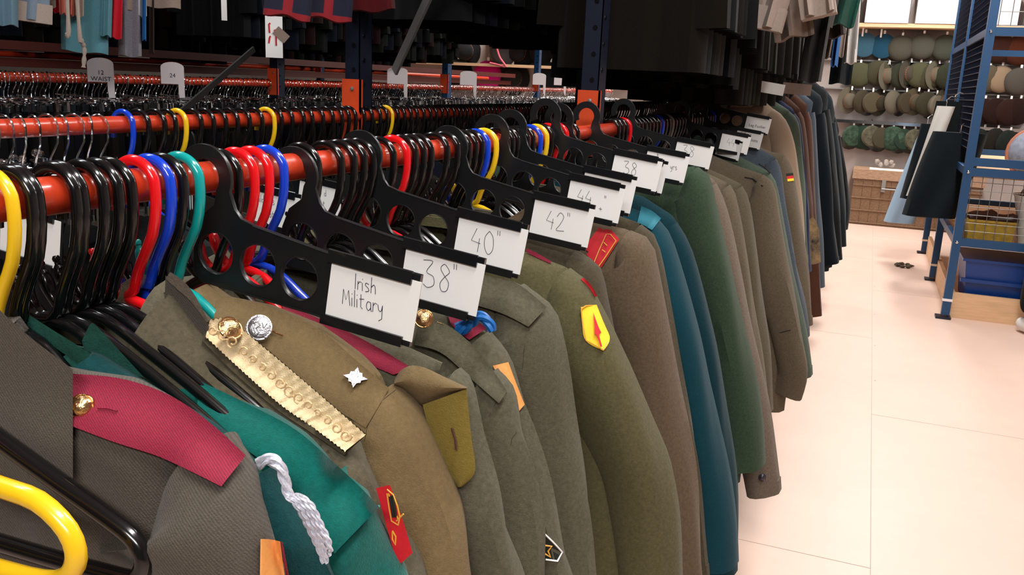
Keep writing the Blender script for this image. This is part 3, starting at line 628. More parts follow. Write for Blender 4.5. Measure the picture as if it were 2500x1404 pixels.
j = J['4']; jj = [J['4'], J['4a']]
brd = lambda v, u: .0009*(math.sin(u*22*PI+(v-.5)**2*16)*math.sin(v*PI))+.0006*math.sin(u*44*PI+v*9)
patch('shoulder_board', jj, [(505, 784), (555, 780), (640, 842), (760, 944), (896, 1060)], [(494, 832), (566, 905), (676, 1000), (756, 1054), (840, 1112)], C['dbrown'], j, off=.006, th=.004, ymax=.508, smooth=14)
patch('braid', jj, [(512, 782), (560, 782), (640, 845), (760, 946), (893, 1062)], [(502, 822), (572, 888), (682, 986), (762, 1042), (842, 1102)], M_braid, j, off=.011, th=.004, nu=110, nv=16, disp=brd, edge=2.2, label='pale gold braid with scrolling pattern', ymax=.508, smooth=14)
bo_ = j.children[-1]; w0 = wloc(j); BV[bo_.name] = (BVHTree.FromPolygons([v.co+w0 for v in bo_.data.vertices], [tuple(p_.vertices) for p_ in bo_.data.polygons]), .495)
cur = []
for i in range(15):
    f = (i+.7)/15.5; T_ = resample([(512, 782, 0), (560, 782, 0), (640, 845, 0), (760, 946, 0), (893, 1062, 0)], 64)[int(f*63)]; B2 = resample([(502, 822, 0), (572, 888, 0), (682, 986, 0), (762, 1042, 0), (842, 1102, 0)], 64)[int(f*63)]
    c0 = T_.lerp(B2, .5); rr = 13+3*math.sin(i); cur.append([(c0.x+rr*(1-k_*.07)*math.cos(k_*.75+i*.9), c0.y+rr*(1-k_*.07)*math.sin(k_*.75+i*.9)) for k_ in range(10)])
strokes3('braid_curls', [bo_], cur, .0007, mat('braid_cord', '#e2bd8c', rough=.5), bo_, off=.0004, n=6)
button('button', jj, 562, 803, .0092, M_gold, j, .004, y=.492, ax=(.9, -.25, .75))
patch('collar', [], [(404, 672), (430, 700), (470, 740), (508, 790)], [(400, 790), (430, 830), (470, 850), (520, 880)], C['char'], j, ydef=.498, th=.003)
patch('collar_lining', [], [(416, 664), (452, 690), (480, 728), (510, 786)], [(404, 680), (430, 704), (468, 738), (504, 786)], C['tan'], j, ydef=.494, th=.002, nu=12, nv=3)
sb = patch('sleeve_badge', [], [(952, 1184), (985, 1275), (1007, 1350)], [(918, 1192), (945, 1290), (972, 1382)], mat('red_badge_silk', '#d4202c', rough=.5, noise=.12, nscale=200), j, off=.002, th=.006, ydef=.484, label='red embroidered badge')
strokes3('gold_embroidery', [], [[(945, 1195), (960, 1208), (970, 1235), (976, 1262), (972, 1282), (956, 1272), (950, 1240), (945, 1205)], [(958, 1296), (966, 1310), (965, 1330), (958, 1316), (958, 1298)], [(948, 1205), (972, 1268)], [(968, 1272), (985, 1255)]], .0006, M_gth, sb, off=.0028, ydef=.484)
strokes3('black_embroidery', [], [[(953, 1212), (961, 1262)], [(958, 1210), (967, 1262)]], .0011, M_thread, sb, off=.0030, ydef=.484)
j = J['5']; k5 = [j]
patch('shoulder_strap', k5, [(530, 730), (575, 728), (660, 752), (780, 805), (870, 880), (950, 948)], [(520, 790), (600, 850), (690, 905), (770, 960), (830, 1005), (893, 1045)], C['khaki'], j, off=.003, th=.003, smooth=10)
button('button', k5, 633, 800, .0100, M_silver, j, .003, ax=(.45, -1, .5), y=.535)
strokes3('button_relief', [], [[(618, 790), (630, 786), (636, 794), (624, 802), (632, 812), (622, 818)], [(640, 788), (644, 802), (652, 790)], [(613, 783), (608, 800), (614, 815), (630, 824), (648, 820)]], .0004, M_galv, j, off=.006, ydef=.535)
strokes3('pin', k5, [[(660, 806), (690, 819)]], .0007, M_gold, j, off=.006)
star = []
for i in range(16):
    a = 2*PI*i/16+.2; r = (30, 17, 20, 17)[i % 4]; star.append((868+r*math.cos(a)*1.0, 921+r*math.sin(a)*.85))
pip = tri_fill('star_pip', k5, star, M_silver, j, off=.008, th=.003); button('pip_boss', k5, 868, 921, .0022, M_silver, pip, .003).location.y -= .006
strokes3('seam', k5, [[(966, 952), (940, 972), (915, 1002), (897, 1042), (890, 1075)]], .0002, M_seam, j, off=.0004)
fl = patch('loose_strap', [], [(962, 928), (978, 905), (1002, 893), (1035, 897), (1085, 920), (1141, 946)], [(964, 945), (985, 955), (1008, 975), (1030, 992), (1060, 984), (1139, 950)], C['khaki'], j, ydef=.588, th=.004, disp=lambda v, u: .012*math.sin(v*PI)); fl['label'] = 'folded khaki strap'
fl2 = patch('strap_underside', [], [(1032, 988), (1060, 1100), (1085, 1150), (1118, 1190)], [(1139, 950), (1150, 1060), (1160, 1150), (1128, 1188)], C['khaki2'], j, ydef=.580, th=.003, disp=lambda v, u: .003*math.sin(v*PI)); fl2['label'] = 'yellow-olive strap underside with dark buttonhole'
strokes3('buttonhole', [], [[(1103, 1045), (1112, 1075), (1114, 1098)]], .0010, mat('brown_thread', '#4a2c24', rough=.9), fl2, off=.007, ydef=.578)
j = J['6']
patch('shoulder_strap', [j], [(688, 742), (790, 782), (900, 836), (1008, 900)], [(696, 775), (790, 830), (880, 880), (960, 915)], C['maroon'], j, off=.004, th=.003, label='maroon shoulder strap')
strokes3('seam', [j], [[(1108, 905), (1085, 935), (1075, 975)]], .0002, M_seam, j, off=.0005)
j = J['7']; k7 = [j]
patch('shoulder_strap', k7, [(1030, 765), (1110, 805), (1180, 872), (1238, 955)], [(1012, 842), (1078, 862), (1150, 925), (1218, 985)], C['grey'], j, off=.010, th=.003, smooth=12)
button('button', k7, 1050, 772, .0085, M_gold, j, .004, ax=(.4, -1, .6)).location.y -= .011
strokes3('pin', k7, [[(1068, 787), (1083, 792)]], .0006, M_gold, j, off=.013)
strokes3('seam', k7, [[(1238, 958), (1210, 985), (1195, 1015)], [(1262, 1055), (1250, 1070), (1248, 1085)]], .0002, M_seam, j, off=.0005)
j = J['7b']; k7 = [j]
patch('shoulder_strap', k7, [(1090, 755), (1140, 772), (1190, 800)], [(1100, 790), (1125, 815), (1146, 830)], C['maroon'], j, off=.006, th=.003, label='maroon strap end')
mb = MB(); rope(mb, sp3([(1118, 812), (1140, 800), (1156, 785), (1168, 772), (1184, 778), (1196, 792), (1200, 808)], .712), .0048, strands=3); rope(mb, sp3([(1115, 800), (1138, 788), (1152, 776)], .712), .0042, strands=3); mb.build('twisted_cord', M_bcord, j, world=True)
patch('sleeve_tab', k7, [(1241, 884), (1262, 940), (1281, 988)], [(1203, 893), (1235, 952), (1265, 1006)], M_rib, j, off=.004, label='pale orange sleeve tab')
bd = tri_fill('sleeve_badge', k7, [(1328, 1302), (1350, 1322), (1373, 1348), (1361, 1370), (1332, 1366)], mat('black_felt', '#15160f', rough=.9), j, off=.003)
strokes3('white_border', k7, [[(1328, 1302), (1350, 1323), (1373, 1348), (1361, 1370), (1332, 1366)]], .0009, M_card, bd, off=.0045)
strokes3('gold_star', k7, [[(1331, 1332), (1347, 1334), (1338, 1346), (1344, 1360), (1330, 1352)]], .0009, M_gth, bd, off=.0045)
j = J['8']
patch('shoulder_strap', [j], [(1120, 655), (1185, 672), (1262, 692), (1335, 750)], [(1120, 735), (1172, 748), (1232, 768), (1290, 798)], C['grey'], j, off=.007, th=.003, smooth=12)
strokes3('seam', [j], [[(1337, 752), (1312, 775), (1292, 800), (1280, 850), (1276, 900)]], .0002, M_seam, j, off=.0004)
j = J['9']; k9 = [j]
patch('piping', [j], [(1285, 606), (1315, 620), (1345, 638)], [(1285, 616), (1315, 631), (1345, 644)], C['maroon'], j, off=.003, nu=8, nv=2, ydef=.96)
patch('piping', [j], [(1424, 678), (1442, 694), (1458, 722)], [(1418, 682), (1436, 700), (1453, 726)], M_redf, j, off=.004, nu=8, nv=2, ydef=.955)
pass
def shrink(poly, k): 
    cx = sum(p[0] for p in poly)/len(poly); cy = sum(p[1] for p in poly)/len(poly); return [(cx+(x-cx)*k, cy+(y-cy)*k) for x, y in poly]
sh = [(1418, 753), (1430, 745), (1456, 744), (1470, 780), (1488, 822), (1487, 833), (1474, 856), (1430, 832), (1422, 795)]
pb = patch('shield_badge', k9, [(1456, 744), (1472, 785), (1489, 826), (1474, 857)], [(1418, 750), (1421, 790), (1430, 832), (1470, 855)], M_yel, j, off=.003, th=.002, smooth=8)
strokes3('stitched_border', k9, [shrink(sh, .97)+[shrink(sh, .97)[0]]], .0008, M_gth, pb, off=.006)
d0 = [(1448, 762), (1462, 800), (1468, 812), (1462, 817), (1470, 845), (1466, 846), (1457, 818), (1452, 814), (1452, 800)]
tri_fill('red_dart', k9, d0, M_redf, pb, off=.008, ydef=.93)
j = J['11']; k11 = [j]
bd = patch('shoulder_board', k11, [(1474, 560), (1492, 562), (1512, 584)], [(1432, 622), (1448, 640), (1466, 656)], M_redf, j, off=.006, th=.003, nu=10, nv=10, label='red shoulder board edged in gold')
strokes3('gold_edging', k11, [[(1450, 642), (1463, 610), (1480, 572), (1490, 572), (1504, 588), (1480, 625), (1462, 650)], [(1474, 592), (1482, 600)], [(1470, 610), (1478, 616)]], .0008, M_gth, bd, off=.011)
patch('shoulder_board', k11, [(1462, 556), (1466, 556), (1472, 562)], [(1424, 606), (1430, 610), (1438, 616)], M_redf, j, off=.004, th=.002, nu=6, nv=6)
pass
pass
patch('shoulder_strap', [J['12']], [(1566, 503), (1592, 515), (1614, 533)], [(1556, 543), (1575, 552), (1592, 562)], mat('pale_teal_wool', '#246c7c', rough=.9, noise=.1), J['12'], off=.006, th=.003)
pass
button('cuff_button', [J['13b']], 1861, 1163, .008, mat('dark_horn', '#2b2730', rough=.3), J['13b'], .006).location.y -= .004
strokes3('pocket_slit', [J['15']], [[(1818, 433), (1838, 437), (1862, 455)]], .0022, M_thread, J['15'], off=.001)
strokes3('pocket_slit', [J['15b']], [[(1852, 400), (1866, 408), (1880, 422)]], .002, M_thread, J['15b'], off=.001)
strokes3('pocket_flap', [J['15']], [[(1880, 812), (1905, 812), (1930, 806)]], .0012, M_thread, J['15'], off=.001)
j = J['17']
for i, mt_ in enumerate((M_thread, M_redf, M_yel)):
    y = 423+i*6.5; patch('flag_stripe', [j], [(1919+i*1.5, y+1), (1928+i, y), (1936+i*.8, y-1)], [(1920+i*1.5, y+7), (1929+i, y+6), (1937+i*.8, y+5)], mt_, j, off=.004, th=.002, nu=4, nv=2, ydef=2.93)
patch('collar', [], [(1796, 226), (1812, 222), (1850, 245)], [(1782, 262), (1800, 262), (1835, 262)], C['cream'], J['18'], ydef=3.13, th=.006)
cam_ = mat('camouflage_cotton', '#7d6644', rough=.9, noise=.75, nscale=16, c2='#202a48')
patch('patterned_hem', [], [(1968, 548), (1985, 530), (2000, 560)], [(1970, 640), (1985, 646), (2004, 640)], cam_, J['21'], ydef=3.78, th=.01)
# ------------------------------------------------------------------ dividers with cards
GL = {'I': [[(0, 0), (.05, 1)]], 'r': [[(0, 0), (.03, .55)], [(.02, .35), (.15, .55), (.28, .5)]], 'i': [[(0, 0), (0, .5)], [(.01, .72), (.02, .76)]], 's': [[(.3, .5), (.1, .55), (.05, .4), (.25, .25), (.28, .08), (.05, 0)]],
 'h': [[(.05, 1), (0, 0)], [(.02, .35), (.2, .55), (.3, .4), (.32, 0)]], 'M': [[(0, 0), (.08, .9), (.25, .3), (.42, .9), (.5, 0)]], 'l': [[(.02, 1), (0, 0)]], 't': [[(.1, .85), (.08, .1), (.2, 0)], [(0, .55), (.3, .6)]],
 'a': [[(.3, .5), (.1, .5), (.02, .2), (.15, 0), (.3, .2), (.3, .5), (.32, .05), (.38, 0)]], 'y': [[(0, .5), (.05, .2), (.2, .15), (.3, .5)], [(.3, .5), (.25, -.3), (.05, -.45)]],
 '3': [[(.02, .98), (.4, 1), (.15, .58), (.42, .45), (.45, .15), (.2, 0), (.02, .1)]], '8': [[(.42, .85), (.25, 1), (.1, .82), (.25, .58), (.42, .35), (.35, .05), (.15, 0), (.08, .25), (.25, .52), (.44, .72), (.42, .85)]],
 '4': [[(.25, 1), (0, .45), (.42, .38)], [(.38, .6), (.3, 0)]], '0': [[(.25, 1), (.05, .7), (.05, .25), (.22, 0), (.42, .25), (.42, .75), (.25, 1)]], '2': [[(.02, .75), (.2, 1), (.4, .8), (.2, .35), (0, .02), (.45, .05)]],
 '"': [[(0, 1.1), (0, .9)], [(.1, 1.1), (.1, .9)]], '+': [[(0, .25), (.22, .25)], [(.11, .36), (.11, .14)]], 'C': [[(.4, .85), (.15, 1), (0, .5), (.15, 0), (.42, .15)]], 'd': [[(.3, 1), (.3, 0)], [(.3, .4), (.05, .45), (.05, .05), (.3, .1)]],
 'e': [[(0, .28), (.3, .32), (.2, .55), (.02, .35), (.08, .02), (.3, .08)]], 'n': [[(0, 0), (0, .5)], [(0, .35), (.2, .55), (.28, 0)]], 'o': [[(.15, .5), (0, .25), (.15, 0), (.3, .25), (.15, .5)]], 'c': [[(.28, .45), (.05, .45), (.02, .1), (.28, .05)]], ' ': [], 'L': [[(0, 1), (0, 0), (.35, .02)]]}
GW = {'I': .18, 'r': .34, 'i': .17, 'l': .17, 'M': .64, '3': .62, '8': .62, '4': .58, '0': .62, '2': .62, '"': .2, '+': .3, ' ': .35, 'C': .52}
M_satinb = mat('black_card_holder', '#131518', rough=.28, coat=.2)
def write(mb, txt, x, z, h, y, r=.00042, slope=0):
    x0 = x
    for ch_ in txt:
        for st in GL.get(ch_, []):
            q_ = [(x+px_*h, y, z+pz*h+slope*(x+px_*h-x0)) for px_, pz in st]
            mb.tube(cat(q_, 4) if len(q_) > 3 and ch_ != 'M' else q_, r, 4)
        x += GW.get(ch_, .44)*h
dv_out = arc(0, 0, .027, 205, -22, 22) + [(.030, -.024), (.036, -.031), (.048, -.035), (.122, -.050), (.198, -.0585), (.192, -.1125), (.114, -.1025), (.02, -.0915), (-.006, -.088), (-.014, -.080), (-.012, -.05), (-.004, -.032), (.010, -.022)] + arc(0, 0, .0158, -35, 205, 18)
dv_plate = None
CG = [(.124, -.0525), (.2025, -.0625), (.195, -.1105), (.117, -.1010)]
def cardpt(u, v, y): 
    a = Vector((*CG[3], 0)).lerp(Vector((*CG[2], 0)), u); b_ = Vector((*CG[0], 0)).lerp(Vector((*CG[1], 0)), u); q = a.lerp(b_, v); return Vector((q.x, y, q.y))
def divider(y, dz, rz, label, writing, printed=None, xc=RX, ry=0, sc=1):
    global dv_plate
    r = empty('size_divider', (xc, y, RZ+dz), rz); r.rotation_euler = (0, ry, rz); r.scale = (sc, sc, sc); tag(r, label, 'divider')
    if dv_plate is None:
        dv_plate = plate('plate', dv_out, [circ(.010, -.062, .0175), circ(.052, -.0675, .0175), (circ(.092, -.0735, .0175))], .0028, M_satin, r, .0005)
        pl = dv_plate
    else: pl = dv_plate.copy(); col.objects.link(pl); pl.parent = r
    rim = MB()
    for cx, cz in ((.010, -.062), (.052, -.0675), (.092, -.0735)): rim.tube([(x, -.0018, z) for x, z in circ(cx, cz, .0180, 24)+[(cx+.018, cz)]], .0006, 5)
    rim.tube([(x, -.0018, z) for x, z in [(.048, -.0355), (.122, -.0505)]], .0006, 5); rim.tube([(x, -.0018, z) for x, z in [(.192, -.1118), (.114, -.1018), (.02, -.0908)]], .0007, 5)
    rim.build('rim', M_satin, r)
    h = MB(); f = lambda u0, v0, u1, v1, ya, yb: [cardpt(u, v, yy) for yy in (ya, yb) for u, v in ((u0, v0), (u1, v0), (u1, v1), (u0, v1))]
    hx = [(0,3,2,1),(4,5,6,7),(0,1,5,4),(1,2,6,5),(2,3,7,6),(3,0,4,7)]
    h.add(f(-.04, -.10, .975, 1.10, -.0022, .0022), hx); h.add(f(-.04, .93, .9, 1.12, -.0052, -.0022), hx); h.add(f(-.04, -.12, .9, .05, -.0052, -.0022), hx)
    h.tube([cardpt(-.04, 1.12, -.004), cardpt(.9, 1.12, -.004)], .0014, 6)
    h.build('card_holder', M_satinb, r, smooth=False)
    c = MB().add(f(0, .0, 1.0, 1.0, -.0030, -.0024), hx).build('card', M_card, r, smooth=False); c['label'] = 'white card'
    if writing:
        t = MB()
        for tx, u, v, hh in writing:
            q = cardpt(u, v, -.0032); write(t, tx, q.x, q.z, hh, -.0032, .00030, -.10)
        t.build('handwriting', M_ink, c)
    if printed:
        for tx, u, v, hh in printed:
            me = text_mesh(tx, hh, M_ink); o = bpy.data.objects.new('printed_text', me); col.objects.link(o); o.parent = c; o.location = cardpt(u, v, -.0032); o.rotation_euler = (0, .11, 0)
    return r
divider(.579, 0, 0, 'black hanging divider with white card reading Irish Military, nearest of all', [('Irish', .30, .60, .0125), ('Military', .18, .30, .0135)])
divider(.700, -.008, 0, 'black hanging divider with card reading 38 inches, second from the front', [('38"', .28, .30, .025)], sc=1.0)
divider(.82, .004, 0, 'black hanging divider with card reading 40 inches, third from the front', [('40"', .25, .26, .025)], sc=.97)
divider(1.035, .002, 0, 'black hanging divider with card reading 42 inches, fourth from the front', [('42"', .27, .25, .023)])
divider(1.175, .014, 0, 'black hanging divider with card reading 44 plus inches', [('44', .2, .32, .020), ('+', .62, .2, .02), ('"', .7, .30, .018)])
divider(1.245, .020, -.03, 'divider card squeezed right behind the 44 plus inches card', [('+', .8, .2, .01)])
divider(1.40, .036, 0, 'black hanging divider with plain card reading 38, right of the 44 plus one', [('38', .25, .38, .020)])
divider(1.47, .028, -.10, 'divider card with black edge tucked behind the plain 38 card', None)
divider(1.63, .030, 0, 'divider card reading only a few letters ending in rs', [('t', .25, .7, .012), ('yrs', .62, .42, .011)])
divider(1.90, .035, 0, 'divider card with a single visible figure 8', [('38', .22, .38, .022)])
divider(2.06, -.012, -.5, 'strongly turned divider card in shadow beside the green coat', None)
divider(2.52, .030, 0, 'divider card reading 44 plus above the jacket with a pocket slit', [('44', .25, .3, .020), ('+', .7, .25, .012)])
divider(2.60, .012, -.45, 'turned blank divider card behind the far 44 plus card', None)
divider(2.82, .028, 0, 'divider with printed two line card behind the far 44 plus card', None, [('Officer', .35, .72, .012), ('Jackets', .65, .42, .012)])
divider(3.02, .068, 0, 'highest far divider with small printed card against the cream coat', None, [('Leg Fusilier', .5, .3, .012)])
# second rail dividers
divider(.62, 0, .0, 'black divider with pale edge seen below the second rail at left', None, xc=RX2+.12)
divider(1.16, -.035, .02, 'divider on the second rail with card reading Childrens', [('Childrens', .06, .62, .0105), ('coats', .3, .25, .0105)], xc=RX2-.02, sc=1.15)
divider(1.30, -.035, .02, 'divider on the second rail right of the one reading Childrens', [('d', .6, .6, .01), ('t', .6, .25, .01)], xc=RX2-.02, sc=1.1)
for i, yy in enumerate((2.25, 2.42, 2.62, 2.95)): divider(yy, -.04, .02, ('white card left in the dark gap of the second rail', 'narrow white card in the dark gap, second from left', 'narrow white card in the dark gap, third from left', 'thin white card furthest right in the dark gap of the second rail')[i], [('38', .3, .3, .02)], xc=RX2)
# ------------------------------------------------------------------ proto coats for the packed back rows
def coat_prof(xc, z, drop=.6, hw=.205, fl=.08, nz=.095):
    return [(xc+.055, z-nz), (xc+.13, z-nz-.018), (xc+hw, z-nz-.045), (xc+hw+.02, z-nz-.10), (xc+hw+fl*.6, z-nz-drop*.55), (xc+hw+fl, z-nz-drop)]
dark = {'b': wool('soot_black', '#0f1114'), 'n': wool('dark_navy', '#0e1220'), 'br': wool('very_dark_brown', '#17120c'), 'g': wool('near_black_green', '#0d100a'), 'w': wool('wine_dark', '#220c0e'), 'c': wool('charcoal_black', '#111113'), 'ol': wool('very_dark_olive', '#1c180f')}  # very dark cloth; for overhead coats the shade is in the colour
def protos(xc, z, n, keys, name, lab, cat_, grp, y0, y1, drop=.62, hem=None, hw=.205, fl=.06, hi=False, mats_=None, jit=.0, sd=1, tilt=0):
    P = []; mk = mats_ or dark
    for i in range(n):
        y = y0+(y1-y0)*i/max(1, n-1); kx = keys[i % len(keys)]
        if i < len(keys):
            o = garment(name, y, coat_prof(xc, z, drop, hw, fl), 2, mk[kx], lab, cat_, px=False, group=grp, xc=xc, hem=hem, hi=hi, th=.03, collar=True); P.append(o)
        else:
            o = copy_tree(P[i % len(keys)]); o.location.y = y; o.location.z += random.uniform(-jit, jit); o.location.x += random.uniform(-.015, .015); o.rotation_euler.z = random.uniform(-.06, .06)+tilt; BV.pop(o.name, None)
    return P
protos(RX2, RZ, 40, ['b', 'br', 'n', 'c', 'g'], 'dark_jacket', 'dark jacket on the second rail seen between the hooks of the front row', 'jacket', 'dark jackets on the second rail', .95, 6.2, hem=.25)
protos(RX3, RZ+.03, 1, ['b'], 'dark_jacket', 'near black jacket at the start of the far rail', 'jacket', None, 1.8, 1.8)
# trousers hanging from chrome clips
tm = MB(); 
A = [[(x*.15, -.012-.006*math.sin(x*7+v*3), -.105-.85*v) for x in [-1+.25*i for i in range(9)]] for v in [0, .05, .2, .5, .8, 1]]
B_ = [[(x*.15, .012+.006*math.sin(x*6+v*3), -.105-.85*v) for x in [-1+.25*i for i in range(9)]] for v in [0, .05, .2, .5, .8, 1]]
tm.slab(A, B_)
tms = [tm.mesh('trousers', dark[k_]) for k_ in ('b', 'n', 'c', 'br')]
for i in range(120):
    o = bpy.data.objects.new('trousers', tms[i % 4]); o.location = (RX3, 1.97+i*.058, RZ+.03); o.rotation_euler = (0, 0, random.uniform(-.2, .2)); col.objects.link(o)
    tag(o, 'dark trousers clipped to chrome hangers on the far rail', 'trousers', 'dark trousers on the far rail')
# overhead garments, their shade put into the very dark cloth colours
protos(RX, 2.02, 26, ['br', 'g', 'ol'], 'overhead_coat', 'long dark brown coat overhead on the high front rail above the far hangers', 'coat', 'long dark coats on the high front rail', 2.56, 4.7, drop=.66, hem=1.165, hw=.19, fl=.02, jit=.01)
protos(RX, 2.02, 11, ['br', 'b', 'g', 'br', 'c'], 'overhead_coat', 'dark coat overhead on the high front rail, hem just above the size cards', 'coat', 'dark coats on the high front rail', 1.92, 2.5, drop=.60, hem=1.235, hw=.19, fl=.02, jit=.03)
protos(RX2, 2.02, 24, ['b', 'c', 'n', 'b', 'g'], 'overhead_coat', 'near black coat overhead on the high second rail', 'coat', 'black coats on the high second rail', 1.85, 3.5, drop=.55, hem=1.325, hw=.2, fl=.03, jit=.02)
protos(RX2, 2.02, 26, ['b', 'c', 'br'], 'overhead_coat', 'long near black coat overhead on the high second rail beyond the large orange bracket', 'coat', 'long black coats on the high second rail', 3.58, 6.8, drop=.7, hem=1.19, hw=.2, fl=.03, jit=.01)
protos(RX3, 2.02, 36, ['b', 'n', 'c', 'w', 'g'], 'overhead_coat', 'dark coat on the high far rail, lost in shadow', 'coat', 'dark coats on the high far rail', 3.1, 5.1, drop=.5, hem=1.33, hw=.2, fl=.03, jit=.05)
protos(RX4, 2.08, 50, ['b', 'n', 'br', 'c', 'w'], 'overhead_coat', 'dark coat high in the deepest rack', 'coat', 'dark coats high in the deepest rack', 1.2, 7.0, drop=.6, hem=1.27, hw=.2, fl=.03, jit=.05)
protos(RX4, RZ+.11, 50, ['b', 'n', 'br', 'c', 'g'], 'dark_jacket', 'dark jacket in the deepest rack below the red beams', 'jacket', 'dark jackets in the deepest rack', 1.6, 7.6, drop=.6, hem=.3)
# ------------------------------------------------------------------ pale garments at top left
def slab_cloth(name, x, y, z0, z1, wd, th, mt, label, cat_, tilt=0, wave=.01, seed=0, grp=None, sh=0, world_yaw=0, cuff=None, roll=0):
    """cloth hanging from z1 down to z0, centred on x,y; wide along its own x"""
    r = empty(name, (x, y, z0), world_yaw); r.rotation_euler = (0, roll, world_yaw); tag(r, label, cat_, grp); A, B = [], []
    n, kx = 14, 13
    for i in range(n+1):
        v = i/n; z = (z1-z0)*(1-v); ra, rb = [], []
        for j in range(kx):
            s = -1+2*j/(kx-1); xx = s*wd/2*(1+.06*math.sin(v*3+seed))+sh*v; e = (1-abs(s)**4)**.5*th/2+.0008; w_ = wave*math.sin(s*5+v*3+seed)*v
            zz = z+.003*math.sin(s*4+seed)*(i == n)
            ra.append((xx, -e+w_, zz)); rb.append((xx, e+w_, zz))
        A.append(ra); B.append(rb)
    MB().slab(A, B).build('cloth', mt, r)
    if cuff:
        a = [[(s*wd/2*1.06+sh, -th/2-.003, z) for s in (-1, -.5, 0, .5, 1)] for z in (.05, .025, -.004)]; b2 = [[(s*wd/2*1.06+sh, th/2+.003, z) for s in (-1, -.5, 0, .5, 1)] for z in (.05, .025, -.004)]
        MB().slab(a, b2).build('cuff', cuff, r)
    return r
M_ = dict(pb=wool('pale_blue_cotton', '#6b8a9c', .1), gb=wool('grey_blue_cotton', '#8496a8', .1), cr=wool('off_white_cotton', '#b5a59a', .08), rd=wool('scarlet_cotton', '#d01c30', .06), sal=wool('salmon_cotton', '#d0705c', .1), aq=wool('aqua_cotton', '#5f96a4', .12), gy=wool('grey_marl', '#86848e', .25), bl=wool('bright_blue_cotton', '#0a70c0', .1), be=wool('beige_linen', '#a08c80', .12), wh=wool('white_cotton', '#ddd8d2', .05), dk=wool('dark_brown_cotton', '#3a2c26', .2))
tl = [(16, 62, 44, 'pb', 'pale blue shirt sleeve at the extreme top left'), (74, 50, 74, 'gb', 'grey-blue shirt end with pale hem, second from top left'), (122, 18, 22, 'cr', 'off-white shirt end beside the small red one'), (138, 30, 18, 'rd', 'small red cloth end between off-white and salmon'), (153, 34, 14, 'sal', 'salmon cloth end beside the hanging cords'),
      (172, 38, 12, 'sal', 'narrow orange cloth end among the cords'), (190, 40, 22, 'cr', 'off-white cloth with dangling cord end'), (208, 128, 88, 'aq', 'wide aqua cloth hanging lowest, left of the red one'), (258, 88, 24, 'aq', 'pale aqua strip directly left of the red cloth'), (277, 93, 32, 'rd', 'bright red cloth strip in front of the grey marl one'), (318, 138, 44, 'gy', 'grey marl sleeve hanging low right of the red strip'), (290, 24, 70, 'be', 'beige cloth with ragged hem above the red strip'),
      (352, 98, 9, 'bl', 'thin bright blue cloth strip'), (342, 40, 26, 'wh', 'white crumpled cloth above the blue strip'), (385, 18, 90, 'be', 'beige cloth with scalloped hem at the top'), (370, 130, 12, 'dk', 'thin brown cloth strip right of the blue one')]
for i, (px, pyb, wpx, mk, lab) in enumerate(tl):
    X = -2.28-.02*(i % 4); p = atX(px, pyb, X); dist = (p-CAMP).length; wd = wpx/FPX*dist
    slab_cloth('hanging_shirt', p.x, p.y, p.z, 1.98, wd, .035, M_[mk], lab, 'shirt', seed=i*1.7, world_yaw=math.atan2(-p.x, p.y)+.1, cuff=(M_['cr'] if i == 1 else None), roll=random.uniform(.02, .10))
for i, (pts, lab) in enumerate((([(168, -20), (166, 40), (163, 80)], 'short frayed white cord hanging among the pale shirts'), ([(188, -20), (192, 55), (198, 95), (206, 120), (204, 165)], 'long beige cord hanging below the pale shirts'))):
    P = [atX(a, b_, -2.2) for a, b_ in pts]; P[0].z = 1.9
    mb = MB(); mb.tube(cat(P, 6), [.004+.003*abs(math.sin(k_*1.1)) for k_ in range((len(P)-1)*6+1)], 8); tag(mb.build_at('cord', M_['cr'], P[-1]), lab, 'cord')
# checked red and navy shirts
chk = bpy.data.materials.new('red_navy_check'); chk.use_nodes = True; nt = chk.node_tree; b = nt.nodes['Principled BSDF']; b.inputs['Roughness'].default_value = .9
t_ = nt.nodes.new('ShaderNodeTexCoord'); br = nt.nodes.new('ShaderNodeTexBrick'); br.offset = 0; br.inputs['Scale'].default_value = 9; br.inputs['Mortar Size'].default_value = .08; br.inputs['Brick Width'].default_value = .5; br.inputs['Row Height'].default_value = .5
mp = nt.nodes.new('ShaderNodeMapping'); mp.inputs['Rotation'].default_value = (PI/2, 0, 0); nt.links.new(t_.outputs['Object'], mp.inputs[0]); nt.links.new(mp.outputs[0], br.inputs[0])
br.inputs['Color1'].default_value = (*lin('#181c34'), 1); br.inputs['Color2'].default_value = (*lin('#1c1a30'), 1); br.inputs['Mortar'].default_value = (*lin('#8e1a24'), 1); nt.links.new(br.outputs[0], b.inputs['Base Color'])
M_wine = wool('wine_cotton', '#5a161c', .1)
for i, (px, pyb, wpx, mt_, lab) in enumerate(((700, 42, 110, chk, 'red and navy checked shirt end, left one under the top edge'), (800, 48, 110, chk, 'red and navy checked shirt end, right one under the top edge'), (905, 28, 110, M_wine, 'wine red cloth end above the left orange bracket'))):
    p = atX(px, pyb, -1.0); dist = (p-CAMP).length
    slab_cloth('hanging_shirt', p.x, p.y, p.z, 1.99, wpx/FPX*dist, .05, mt_, lab, 'shirt', seed=i+2, world_yaw=math.atan2(-p.x, p.y), roll=(.12, .08, -.1)[i])
